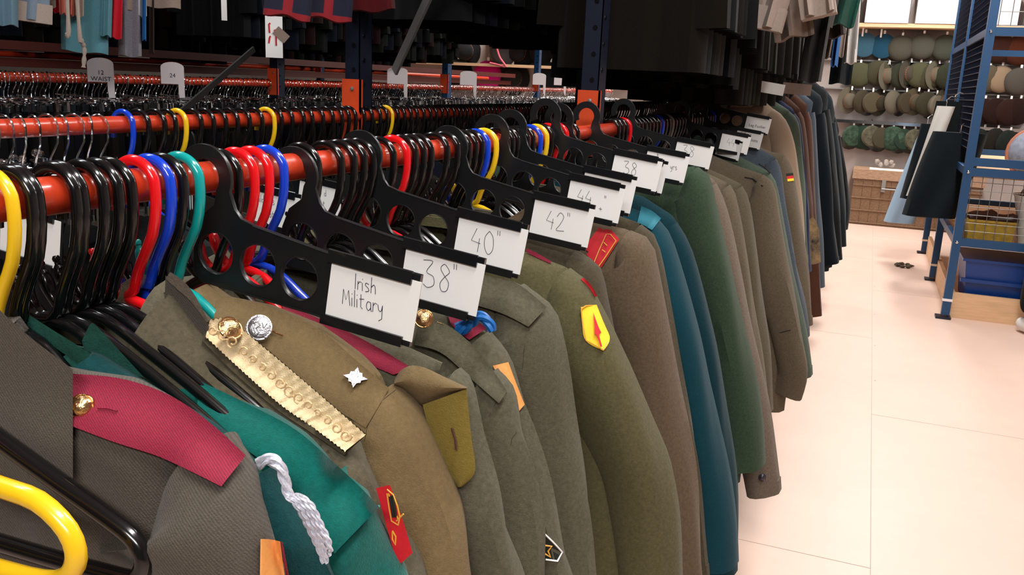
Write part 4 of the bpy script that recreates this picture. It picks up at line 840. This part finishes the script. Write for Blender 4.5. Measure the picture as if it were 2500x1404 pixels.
# hanging cards and small signs
def hang_card(name, px0, py0, px1, py1, X, label, mt_=M_card, top=None, yaw=None, Yp=None, roll=0):
    c = atX((px0+px1)/2, (py0+py1)/2, X) if Yp is None else atY((px0+px1)/2, (py0+py1)/2, Yp); d = (c-CAMP).length; wd = (px1-px0)/FPX*d; hd = (py1-py0)/FPX*d
    r = empty(name, c, yaw if yaw is not None else math.atan2(-c.x, c.y)); tag(r, label, 'sign')
    pl = MB().box((-wd/2, -.001, -hd/2), (wd/2, .001, hd/2)).build('card', mt_, r, smooth=False); pl.rotation_euler = (0, roll, 0)
    if top: MB().tube([(0, 0, hd/2-.004), (0, 0, top-c.z)], .0015, 6).build('string', M_tag, r)
    return r, pl, wd, hd
r_, pl, wd, hd = hang_card('hanging_sign', 650, 45, 688, 136, -2.2, 'white hanging card with red marks and a small tag, dangling in the dark', top=1.98)
t = MB()
for a in ([(-.25, .1), (-.28, .3), (-.2, .33)], [(-.3, -.15), (-.25, -.02), (-.2, .02)], [(.1, .18), (.12, -.2)], [(.12, .1), (.3, .0)], [(.0, .15), (.3, .2)]): t.tube([(x*wd, -.0025, z*hd) for x, z in a], .0035, 5)
t.build('red_marks', M_redf, pl); tg = MB().box((-.028, -.006, -.018), (.028, -.004, .018)).build('small_tag', M_['be'], r_, smooth=False); tg.location = (wd*.42, 0, .01); tg.rotation_euler = (0, .7, 0)
hang_card('hanging_sign', 541, -10, 553, 46, -1.9, 'narrow white paper tag hanging at the top left of the checked shirts', top=1.98)
hang_card('paper_sign', 1854, 203, 1912, 228, 0, 'tilted white paper sign above the dark green coat', Yp=3.0, roll=.13, yaw=.0)
hang_card('paper_sign', 1914, 205, 1977, 230, 0, 'cream paper sign right of the tilted white one', mt_=M_['be'], Yp=3.12, roll=.05, yaw=0)
hang_card('paper_sign', 1784, 192, 1821, 212, 0, 'small beige paper above the cream coat collar', mt_=M_['be'], Yp=3.0, roll=-.1, yaw=0)
# overhead pale cuffs and cloths at the end of the front rail
oh = [(1862, 68, 78, 2.3, 'cr', 'cream cuff hanging left of the pale pair at top'), (1940, 92, 92, 2.45, 'be', 'beige sleeve end in the middle of the pale cuffs at top'), (2000, 38, 70, 2.38, 'cr', 'cream folded cuff at the right of the pale cuffs'), (1990, 60, 72, 2.7, 'dk', 'dark brown sleeve end behind the cream cuffs'), (2052, 62, 60, 2.9, 'G', 'dark green sleeve end right of the cream cuffs'), (2030, 92, 60, 3.1, 'dk', 'dark grey hem below the dark green sleeve'),
      (2020, 142, 22, 3.3, 'be', 'tan trouser end left of the pale one'), (2045, 138, 26, 3.35, 'be', 'beige cloth strip in the middle under the green sleeve'), (2075, 155, 26, 3.4, 'wh', 'long off-white cloth end against the hat wall'), (2036, 162, 14, 3.3, 'bl', 'tiny bright blue cloth end beside the beige strip'), (2050, 205, 50, 3.6, 'K', 'black cloth bundle above the black coats'), (1975, 200, 50, 2.5, 'K2', 'black overhead sleeve end above the cream sign')]
M_['G'] = C['dgreen']; M_['K'] = C['black2']; M_['K2'] = dark['br']
for i, (px, pyb, wpx, Yp, mk, lab) in enumerate(oh):
    p = atY(px, pyb, Yp); slab_cloth('hanging_sleeve', p.x, p.y, p.z, 1.95, wpx/FPX*(p-CAMP).length, .06, M_[mk], lab, 'clothing', seed=i*2.1, wave=.03, cuff=(M_[mk] if i in (0, 2) else None), roll=(.16, -.22, -.25, .1, .12, -.2, .06, 0, -.05, 0, 0, .05)[i])
# colourful small clothes far away in the dark
cc = ['#b03060', '#2050c0', '#d8d0c0', '#c05020', '#8090b0', '#e0a0b0', '#304080']
for i in range(34):
    p = atX(535+i*6.3 if i < 22 else 840+(i-22)*3.2, 118+i*.9 if i < 22 else 132, -5.6)
    o = MB().slab([[(x*.02, -.01, z) for x in (-1, 0, 1)] for z in (0, -.3)], [[(x*.02, .01, z) for x in (-1, 0, 1)] for z in (0, -.3)]).build_at('small_garment', mat('far_cloth_%d' % (i % 7), cc[i % 7], rough=.8), (0, 0, 0)); o.location = (p.x, p.y, p.z+.3); tag(o, 'tiny colourful garment far back in the dark racks', 'clothing', 'tiny colourful garments far back')
tag(MB().tube([(0, -3, 0), (0, 2.5, 0)], .015, 10).build_at('clothes_rail', M_red, (0, 0, 0)), 'high rail carrying the tiny colourful garments far back', 'clothes rail').location = (-5.6, atX(690, 140, -5.6).y, atX(690, 140, -5.6).z+.32)
p = atX(735, 76, -5.0); slab_cloth('hanging_shirt', p.x, p.y, p.z, 2.0, .28, .05, mat('vivid_blue_cloth', '#1070ff', rough=.6), 'vivid blue garment glowing alone in the dark upper middle', 'shirt', world_yaw=.8)
# ------------------------------------------------------------------ hats on the back wall
def hat_proto(c, kind, name='cap'):
    r = empty(name, (0, 0, 0)); mt_ = wool('hat_'+c.strip('#'), c, .15)
    if kind == 'beret':
        MB().lathe([(.02, .02), (.10, .03), (.145, .02), (.155, 0), (.15, -.02), (.12, -.045), (.06, -.06), (.005, -.064)], (0, 0, 0), (0, 1, 0), 24).build('crown', mt_, r)
        MB().lathe([(.105, .0), (.11, .025), (.105, .04), (.095, .04)], (0, 0, 0), (0, 1, 0), 24).build('band', mat('dark_hat_band', '#2a2622', rough=.6), r)
    elif kind == 'cap':
        MB().lathe([(.105, .07), (.11, .03), (.13, 0), (.135, -.02), (.12, -.045), (.06, -.058), (.005, -.06)], (0, 0, 0), (0, 1, 0), 22).build('crown', mt_, r)
        A = [[((.085+.06*v)*math.cos(a), .06+.03*v, -(.085+.07*v)*abs(math.sin(a))-.02) for a in [PI*j/8 for j in range(9)]] for v in (0, .5, 1)]
        B = [[(q[0], q[1]+.004, q[2]) for q in row] for row in A]; MB().slab(A, B).build('peak', mat('black_peak', '#1c1a1a', rough=.3), r)
    elif kind == 'blue':
        MB().lathe([(.03, .03), (.11, .04), (.15, .01), (.145, -.02), (.10, -.04), (.005, -.05)], (0, 0, 0), (0, 1, 0), 24).build('crown', mt_, r)
        MB().box((-.05, -.05, .10), (-.03, -.045, .2)).build('label_tag', M_card, r)
    elif kind == 'brim':
        MB().lathe([(.09, .05), (.17, .045), (.175, .04), (.10, .03), (.09, -.03), (.06, -.055), (.005, -.06)], (0, 0, 0), (0, 1, 0), 22).build('crown', mt_, r)
        MB().lathe([(.094, .02), (.096, .0), (.092, -.01)], (0, 0, 0), (0, 1, 0), 20).build('hat_band', mat('rusty_ribbon', '#8a4a30', rough=.7), r)
    MB().tube([(0, .02, .10), (0, .0, .19), (0, .03, .21)], .004, 6).build('hook', M_chrome, r)
    MB().box((-.012, -.012, .135), (.012, -.008, .185)).build('price_tag', M_card, r, smooth=False)
    return r
def hats(row, z, xs, kinds, cols, yaws, lab, sc=1.0, grp=None, y=9.5):
    pr = {}
    for i, x in enumerate(xs):
        kk = (cols[i % len(cols)], kinds[i % len(kinds)])
        o = copy_tree(pr[kk]) if kk in pr else hat_proto(*kk)
        pr.setdefault(kk, o); o.location = (x, y+random.uniform(-.02, .02), z+random.uniform(-.015, .015)); o.rotation_euler = (random.uniform(-.1, .1), 0, yaws[i % len(yaws)]+random.uniform(-.15, .15)); o.scale = (sc*.82, sc*.82, sc*.82)
        l = lab[i] if isinstance(lab, list) else lab; tag(o, l, 'hat', None if isinstance(lab, list) else grp)
def wx(px, py, Y=9.5): return atY(px, py, Y)
xs = [wx(x, 112).x for x in (2110, 2156, 2200, 2252, 2308)]
hats(1, wx(2200, 114).z, xs, ['blue', 'blue', 'beret', 'beret', 'beret'], ['#3e6478', '#24506a', '#57544a', '#585850', '#4a4e44'], [.2, .1, 0, 0, .1], ['leftmost pale blue hat on the top row of the hat wall', 'second blue hat on the top row with white tag', 'grey-olive beret beside the blue hats on the top row', 'round grey-green beret in the middle of the top row', 'darker green beret beside the mesh rack on the top row'], .95)
xs = [wx(x, 180).x for x in (2098, 2142, 2170, 2200, 2222, 2245, 2268, 2290, 2312, 2332)]
hats(2, wx(2200, 183).z, xs, ['beret', 'beret', 'brim', 'beret', 'brim'], ['#54553e', '#4c4a38', '#6c6656', '#363a2c', '#504a3e'], [.1, .1, 1.0, .5, .9], 'drab green cap on the second row of the hat wall', .95, 'caps on the second row')
xs = [wx(x, 246).x for x in (2075, 2104, 2128, 2152, 2180, 2210, 2238, 2262, 2285, 2308, 2325)]
hats(3, wx(2200, 250).z, xs, ['brim', 'beret', 'cap'], ['#6c6456', '#463e30', '#564e3c', '#3c382a'], [.9, .8, .6, .7], 'brownish cap with reddish rim on the third row of the hat wall', .92, 'caps on the third row')
xs = [wx(x, 340).x for x in (2080, 2104, 2126, 2150, 2178, 2204, 2232, 2256, 2278)]
MATS['hat_294b38'] = mat('hat_camo_dark', '#2a4230', rough=.9, noise=.7, nscale=14, c2='#141f14'); MATS['hat_5c5c48'] = mat('hat_camo_pale', '#4c4a3a', rough=.9, noise=.6, nscale=14, c2='#4a3c28')
hats(4, wx(2200, 340).z, xs, ['cap', 'beret', 'cap'], ['#294b38', '#2a3c30', '#5c5c48', '#4a4436'], [.3, -.2, .5], 'camouflage cap on the lowest row of the hat wall', .95, 'camouflage caps on the lowest row')
xs = [wx(x, 115).x for x in (2436, 2492)]
hats(5, wx(2440, 118).z, xs, ['beret'], ['#3a2018', '#4e2618'], [.1], ['dark brown hat seen through the upper mesh of the blue rack', 'reddish brown hat at the right edge behind the mesh'], 1.1)
xs = [wx(x, 192).x for x in (2412, 2444, 2488)]
hats(6, wx(2440, 195).z, xs, ['beret', 'beret', 'beret'], ['#5c5444', '#96806a', '#55504a'], [.3, .2, .1], ['olive hat beside the blue post behind the mesh', 'pale beige round hat behind the mesh', 'grey hat near the right edge behind the mesh'], 1.0)
xs = [wx(x, 268).x for x in (2400, 2432, 2462, 2486)]
hats(7, wx(2440, 272).z, xs, ['beret'], ['#301a16', '#281612'], [.5, .4], 'dark brown hat on the third row behind the blue rack', 1.0, 'brown hats behind the blue rack')
xs = [wx(x, 345).x for x in (2400, 2430, 2460)]
hats(8, wx(2440, 348).z, xs, ['beret'], ['#1e2420', '#24201c'], [.5, .4], 'near black hat low behind the blue rack', 1.0, 'black hats behind the blue rack')
# left end of the back wall : dark hats, pink one
xs = [wx(x, y_).x for x, y_ in ((1132, 125), (1232, 130), (1262, 130), (1330, 120), (1395, 145))]
hats(9, wx(1250, 125).z, xs, ['brim', 'beret', 'brim', 'beret', 'beret'], ['#1a1a1c', '#5a5c62', '#26262a'], [.5, .3, 0, .4], ['black felt hat far away, leftmost in the bright gap', 'grey hat with pink ribbon in the bright gap', 'black pointed hat in the middle of the bright gap', 'pale grey hat left of the far blue post', 'black hat beside the near dark upright'], 1.35)
xs = [wx(x, y_).x for x, y_ in ((1120, 180), (1190, 185), (1250, 180), (1345, 190), (1410, 190))]
hats(10, wx(1250, 188).z, xs, ['beret', 'beret', 'brim', 'beret', 'brim'], ['#161618', '#e0208a', '#2a2826', '#202428', '#5a544e'], [.4, .2, .3], ['round black hat left of the pink one', 'fluffy pink hat glowing far away', 'black hat right of the fluffy pink one', 'dark hat below the far blue post', 'grey-brown hat beside the dark upright'], 1.35)
mb = MB().tube(cat([wx(1213, 118, 9.3), wx(1220, 140, 9.3), wx(1234, 162, 9.3), wx(1215, 158, 9.3), wx(1196, 154, 9.3)], 6), .012, 8); tag(mb.build_at('ribbon', wool('pink_ribbon', '#c8606c'), wx(1220, 140, 9.3)), 'looping pink ribbon of the far grey hat', 'ribbon')
# wall fittings
def wallbar(name, px0, py, z, th, mt_, lab, cat_, x0=None, x1=None, dep=.06):
    tag(MB().box((x0, 9.62-dep, z-th/2), (x1, 9.62, z+th/2)).build_at(name, mt_, ((x0+x1)/2, 9.6, z), False), lab, cat_)
wallbar('wall_shelf', 2200, 66, wx(2200, 66).z, .035, M_pine, 'long pine wall shelf above the top row of hats', 'shelf', -.9, 3.5, .32)
wallbar('hook_rail', 2200, 140, wx(2200, 150).z, .012, M_galv, 'thin grey hook rail behind the second row of hats', 'hook rail', -.9, 3.4)
wallbar('hook_rail', 2200, 215, wx(2200, 222).z, .012, M_galv, 'thin grey hook rail behind the third row of hats', 'hook rail', -.9, 3.4)
wallbar('wire_shelf', 2200, 305, wx(2200, 303).z, .03, M_chrome, 'shiny wire shelf edge above the camouflage caps', 'shelf', -.9, 3.4, .14)
wallbar('wall_shelf', 1250, 150, wx(1160, 158).z, .03, M_pine, 'pine shelf in the bright gap far left on the back wall', 'shelf', -5.2, -2.2, .3)
wallbar('wall_shelf', 1250, 150, wx(1300, 105).z, .03, M_pine, 'upper pale shelf in the bright gap far left', 'shelf', -4.2, -2.2, .3)
M_tub = mat('frosted_plastic', '#d8d0d0', rough=.35, noise=.1, nscale=4)
zt = wx(2200, 66).z+.02
for i, x in enumerate((-.42, .02, .46, .92, 1.38, 1.84)):
    r = empty('storage_box', (x, 9.44, zt)); tag(r, 'frosted plastic storage box, number counted along the shelf'.replace('number counted along the shelf', ('leftmost on the pine shelf', 'second from left on the pine shelf', 'above the round middle beret', 'half behind the mesh panel', 'seen through the upper mesh grid', 'at the far right of the shelf')[i]), 'storage box')
    MB().box((-.19, -.15, 0), (.19, .15, .25)).build('tub', M_tub, r, smooth=False); MB().box((-.205, -.16, .25), (.205, .16, .275)).build('lid', M_paper, r, smooth=False)
# wicker trunk
r = empty('wicker_trunk', (.38, 9.30, 0)); tag(r, 'large brown wicker trunk against the back wall under the caps', 'trunk')
wk = mat('woven_wicker', '#74573f', rough=.75, noise=.4, nscale=45, scale_xyz=(1, 1, 4), bump=1, bscale=60)
MB().box((-.46, -.16, 0), (.66, .28, .44)).build('basket', wk, r, smooth=False); MB().box((-.475, -.175, .44), (.675, .29, .53)).build('lid', mat('wicker_lid', '#9a7b62', rough=.7, noise=.3, nscale=30, scale_xyz=(1, 1, 3)), r, smooth=False)
mb = MB()
for z in (.02, .14, .26, .38): mb.tube([(-.46, -.164, z), (.66, -.164, z)], .008, 6)
for i in range(14): mb.tube([(-.45+i*.084, -.163, 0), (-.45+i*.084, -.163, .44)], .004, 5)
mb.build('weave_bands', wk, r); mb = MB().tube([(-.2, -.19, .36), (.28, -.19, .36)], .008, 8); mb.box((-.205, -.185, .33), (-.17, -.175, .44)); mb.build('latch_bar', M_galv, r)
tag(MB().box((-.17, -.1, 0), (.17, .1, .006)).build_at('paper_stack', M_paper, (0, 0, 0), False), 'flat white papers lying on the wicker trunk', 'papers').location = (.22, 9.30, .53)
mb = MB()
for i in range(9): 
    a = i*.7; mb.lathe([(.004, -.03), (.02, -.01), (.022, .01), (.004, .03)], (.07*math.cos(a), .03*math.sin(a), .03+.015*(i % 3)), (math.cos(a), math.sin(a), .6), 8)
o = tag(mb.build_at('fluffy_bonnet', M_['cr'], (0, 0, 0)), 'crumpled cream bonnet on the wicker trunk', 'hat'); o.location = (.18, 9.38, .54)
# ------------------------------------------------------------------ blue mesh rack at right
RKX, RKY = .53, 5.44
def steel(name, parts, lab, m_=M_blue):
    pass
r = empty('shelf_rack', (RKX, RKY, 0)); tag(r, 'blue steel shelving rack with wire mesh sides at the right edge', 'rack')
def post(x, y, h=2.5):
    p = MB().box((x-.022, y-.022, .02), (x+.022, y+.022, h)).build('post', M_blue, r, smooth=False)
    MB().box((x-.05, y-.05, 0), (x+.03, y+.03, .012)).build('foot_plate', M_navy, p, smooth=False); MB().box((x-.026, y-.026, .10), (x+.026, y+.026, .115)).build('collar', M_chrome, p, smooth=False)
    c = MB()
    for z in (.83, 1.57, .44): c.lathe([(.008, 0), (.008, .004), (.002, .007)], (x, y-.023, z), (0, -1, 0), 8)
    c.build('bolts', M_chrome, p)
for y in (0, 1.15, 2.3): post(0, y)
for y in (0, 2.3): post(1.55, y)
for z, y in ((1.57, 0), (.83, 0), (.885, 0), (.44, 0), (1.57, 2.3), (.83, 2.3), (.44, 2.3)): MB().box((0, y-.018, z-.022), (1.55, y+.018, z+.022)).build('crossbeam', M_blue, r, smooth=False)
for z in (1.57, .83, .44): MB().box((-.015, 0, z-.02), (.015, 2.3, z+.02)).build('side_beam', M_blue, r, smooth=False)
def meshpanel(a, b, u, v, nu, nv, rr=.0022, m_=M_navy):
    a = Vector(a); u = Vector(u); v = Vector(v); mb = MB()
    for i in range(nu+1): mb.tube([a+u*i/nu, a+u*i/nu+v], rr, 4)
    for i in range(nv+1): mb.tube([a+v*i/nv, a+v*i/nv+u], rr, 4)
    return mb.build(b, m_, r, smooth=False)
meshpanel((.03, -.01, 1.60), 'mesh_panel', (1.5, 0, 0), (0, 0, .85), 26, 12, .0020, M_galv)
meshpanel((.03, .0, .46), 'mesh_panel', (1.5, 0, 0), (0, 0, .36), 30, 8, .0018, M_galv)
meshpanel((-.005, .02, .95), 'side_mesh', (0, 2.26, 0), (0, 0, 1.5), 46, 40, .0050, M_navy)
MB().box((0, 0, .415), (1.55, 2.3, .425)).build('shelf_board', M_pine, r, smooth=False); MB().box((.03, .02, .80), (1.55, 2.3, .81)).build('shelf_board', M_pine, r, smooth=False)
tag(MB().box((.55, 5.465, 0), (1.0, 5.49, .145)).build_at('plinth_board', M_pine, (.7, 5.47, 0), False), 'pale knotty pine board at floor level under the blue crate', 'board')
tag(MB().box((.545, 5.50, 0), (.57, 7.7, .145)).build_at('plinth_board', M_pine, (.55, 6.5, 0), False), 'long pine board on the floor along the aisle side of the rack', 'board')
mb = MB(); x0, x1, y0, y1 = .60, 1.30, 5.52, 5.95
for (za, zb, s) in ((.09, .32, 0),): 
    mb.add([(x0+.03, y0+.03, .07), (x1-.03, y0+.03, .07), (x1-.03, y1, .07), (x0+.03, y1, .07), (x0, y0, .335), (x1, y0, .335), (x1, y1, .335), (x0, y1, .335)], [(0,3,2,1),(0,1,5,4),(1,2,6,5),(2,3,7,6),(3,0,4,7),(4,5,6,7)])
o = mb.build_at('storage_crate', M_crate, (.9, 5.7, .07), False); tag(o, 'large deep blue plastic crate in the bottom of the rack', 'crate')
MB().box((x0-.012, y0-.012, .205), (x1+.012, y0+.02, .225)).build('rib', M_crate, o, world=True, smooth=False); MB().box((x0-.015, y0-.015, .325), (x1+.015, y1, .34)).build('rim', M_crate, o, world=True, smooth=False)
# things on the rack shelf
gm = mat('mustard_wicker', '#a8882c', rough=.7, noise=.3, nscale=40, bump=1, bscale=80)
r2 = empty('mustard_basket', (.70, 5.62, .425)); tag(r2, 'low mustard yellow basket with brown shoes on the rack shelf', 'basket')
MB().add([(-.11, -.09, 0), (.11, -.09, 0), (.11, .12, 0), (-.11, .12, 0), (-.12, -.1, .13), (.12, -.1, .13), (.12, .13, .13), (-.12, .13, .13)], [(0,3,2,1),(0,1,5,4),(1,2,6,5),(2,3,7,6),(3,0,4,7)]).build('basket', gm, r2, smooth=False); MB().tube([(-.12, -.1, .13), (.12, -.1, .13), (.12, .13, .13), (-.12, .13, .13), (-.12, -.1, .13)], .008, 6).build('rim', gm, r2)
MB().box((-.11, -.09, .06), (.11, .12, .062)).build('base', gm, r2, smooth=False)
shoe_m = mat('dark_brown_leather', '#3a2018', rough=.35)
for i, (dx, dz, a) in enumerate(((-.05, .13, .3), (.055, .12, -.2))):
    o = MB().lathe([(.005, -.085), (.03, -.07), (.038, -.03), (.03, .02), (.036, .06), (.02, .085), (.003, .09)], (0, 0, 0), (math.cos(a), math.sin(a), .15), 14).build_at('leather_shoe', shoe_m, (0, 0, 0)); o.location = (.70+dx, 5.63, .425+dz+.015); tag(o, ('left brown leather shoe in the mustard basket', 'right brown leather shoe in the mustard basket')[i], 'shoe')
r2 = empty('laundry_basket', (.98, 5.66, .425)); tag(r2, 'white plastic laundry basket full of clothes at the right edge', 'basket')
MB().lathe([(.12, 0), (.17, .28), (.185, .285), (.175, .27), (.115, .01)], n=24).build('tub', M_paper, r2); MB().lathe([(.05, .25), (.15, .27), (.14, .31), (.08, .34), (.01, .35)], n=14).build('clothes_heap', mat('mixed_cloth_heap', '#a05a40', rough=.9, noise=.8, nscale=18, c2='#1a1a20'), r2)
pl_m = mat('plaid_fabric', '#9aa0b0', rough=.9, noise=.3, nscale=20)
r2 = empty('plaid_bonnet', (.80, 5.72, .81)); tag(r2, 'plaid bonnet with orange-pink rim on the upper rack shelf', 'hat'); r2.location = (.86, 5.62, .94)
MB().lathe([(.005, -.07), (.08, -.06), (.12, -.02), (.13, .02)], (0, 0, 0), (0, 1, .2), 22).build('crown', pl_m, r2); MB().tube([(.13*math.cos(a), .02, .13*math.sin(a)) for a in [2*PI*i/24 for i in range(25)]], .012, 8).build('rim', mat('salmon_rim', '#c87a5c', rough=.7), r2)
# clothes hanging on the aisle side of the rack
sd = [(.47, 6.0, .50, 1.02, .30, .10, C['black2'], 'long black garment nearest on the side of the blue rack', 'coat', -.35), (.44, 6.35, .46, 1.20, .20, .05, C['black'], 'black garment hem behind the white shirt on the rack side', 'coat', -.2), (.385, 6.20, .60, 1.17, .10, .05, M_['wh'], 'white shirt on a hanger on the side of the blue rack', 'shirt', -.35), (.31, 6.5, .55, 1.05, .08, .05, C['black2'], 'slim dark blue garment left of the white shirt', 'coat', -.2), (.40, 7.15, .30, 1.0, .20, .06, M_['gb'] if False else wool('sky_blue_cotton', '#a8c4de', .06), 'sky blue shirt tail hanging lowest beside the rack', 'shirt', -.5)]
for i, (x, y, z0, z1, wd, th_, mt_, lab, ct, shv) in enumerate(sd):
    o = slab_cloth('hanging_garment', x+.04, y, z0, z1, wd, th_, mt_, lab, ct, seed=i*1.3, wave=.015, sh=shv*.3)
    MB().tube([(0, 0, z1-z0-.01), (0, 0, z1-z0+.04), (.02, 0, z1-z0+.06), (.535-x-.04, 0, z1-z0+.05)], .003, 6).build('hook', M_chrome, o)
mb = MB()
for i in range(7): a = i*.9; mb.lathe([(.005, -.03), (.02, 0), (.005, .03)], (.05*math.cos(a), .07*math.sin(a), .018), (math.cos(a*2), math.sin(a), .1), 8)
o = mb.build_at('fallen_cloth', C['tan2'], (0, 0, 0)); o.location = (.36, 7.0, 0); o.scale = (.9, .9, .6); tag(o, 'small crumpled dull cloth on the floor beside the rack foot', 'cloth')

# ------------------------------------------------------------------ person at the right edge (only a leg and shoe reach the picture)
def skin_body(name, verts, edges, rad, mt, parent, sub=2):
    me = bpy.data.meshes.new(name); me.from_pydata(verts, edges, []); o = bpy.data.objects.new(name, me); col.objects.link(o)
    sk = o.modifiers.new('s', 'SKIN'); 
    for i, r_ in enumerate(rad): me.skin_vertices[0].data[i].radius = (r_, r_) if not isinstance(r_, tuple) else r_
    me.skin_vertices[0].data[0].use_root = True
    su = o.modifiers.new('u', 'SUBSURF'); su.levels = sub; su.render_levels = sub
    dg = bpy.context.evaluated_depsgraph_get(); dg.update(); m2 = bpy.data.meshes.new_from_object(o.evaluated_get(dg)); bpy.data.objects.remove(o)
    m2.materials.clear(); m2.materials.append(mt); m2.polygons.foreach_set('use_smooth', [True]*len(m2.polygons)); m2.name = name
    o = bpy.data.objects.new(name, m2); col.objects.link(o); o.parent = parent; return o
pr = empty('person', (1.03, 5.33, 0), .5); tag(pr, 'person at the right edge showing only a black trouser leg and a white shoe', 'person')
skinm = mat('skin', '#c9977c', rough=.5); trm = wool('black_trousers_cloth', '#0c0d10')
V = [(0,0,.95),(0,0,1.1),(0,0,1.28),(0,0,1.42),(0,-.01,1.50),(0,-.015,1.58),(0,-.02,1.68)]
Ed = [(0,1),(1,2),(2,3),(3,4),(4,5),(5,6)]; Rd = [(.15,.11),(.135,.10),(.16,.11),(.11,.08),.052,.085,(.08,.095)]
for s_ in (-1, 1):
    b0 = len(V); V += [(s_*.09,0,.88),(s_*.10,-.01,.50),(s_*.105,.01,.10),(s_*.11,-.05,.04)]; Ed += [(0,b0),(b0,b0+1),(b0+1,b0+2),(b0+2,b0+3)]; Rd += [.085,.06,.042,.035]
    b0 = len(V); V += [(s_*.17,0,1.40),(s_*.22,.01,1.14),(s_*.21,-.08,.92),(s_*.205,-.10,.84)]; Ed += [(3,b0),(b0,b0+1),(b0+1,b0+2),(b0+2,b0+3)]; Rd += [.055,.04,.03,.034]
    b1 = b0+3
    for k_, (dx, L_) in enumerate(((-.025,.075),(-.008,.085),(.008,.08),(.024,.065))):
        c_ = len(V); V += [(s_*.205+dx,-.115,.80),(s_*.205+dx,-.12,.80-L_)]; Ed += [(b1,c_),(c_,c_+1)]; Rd += [.010,.008]
    c_ = len(V); V += [(s_*.17,-.12,.83),(s_*.165,-.14,.79)]; Ed += [(b1,c_),(c_,c_+1)]; Rd += [.011,.009]
skin_body('body', V, Ed, Rd, skinm, pr)
skin_body('trousers', [(0,0,.97),(0,0,.90)]+[p for s_ in (-1,1) for p in ((s_*.09,0,.82),(s_*.10,-.005,.50),(s_*.105,.01,.09))], [(0,1),(1,2),(2,3),(3,4),(1,5),(5,6),(6,7)], [(.175,.13),(.165,.125),.11,.088,.075,.11,.088,.075], trm, pr)
skin_body('jumper', [(0,0,.98),(0,0,1.12),(0,0,1.30),(0,0,1.43)]+[p for s_ in (-1,1) for p in ((s_*.17,0,1.40),(s_*.22,.01,1.14),(s_*.212,-.07,.95))], [(0,1),(1,2),(2,3),(3,4),(4,5),(5,6),(3,7),(7,8),(8,9)], [(.18,.13),(.16,.12),(.18,.125),(.12,.09),.07,.052,.042,.07,.052,.042], trm, pr)
MB().lathe([(.012,.10),(.06,.085),(.092,.04),(.098,-.01),(.088,-.06),(.07,-.085)], (0, .012, 1.68), (0, .25, 1), 20).build('hair', mat('brown_hair', '#2e2018', rough=.6), pr)
for s_ in (-1, 1):
    MB().lathe([(.001,-.15),(.028,-.14),(.044,-.10),(.047,-.04),(.040,.03),(.042,.08),(.03,.11),(.002,.115)], (s_*.11, -.03, .045), (0, 1, .0), 18).build('shoe', mat('white_shoe', '#e8e6e4', rough=.5), pr)
    MB().lathe([(.002, 0), (.008, .003), (.002, .007)], (s_*.03, -.112, 1.69), (0, -1, 0), 10).build('eye', M_ink, pr)
MB().lathe([(.002, 0), (.012, .006), (.009, .02), (.002, .028)], (0, -.105, 1.66), (0, -1, -.2), 10).build('nose', skinm, pr); MB().box((-.022, -.113, 1.612), (.022, -.105, 1.618)).build('mouth', mat('lips', '#8c4a44', rough=.5), pr)
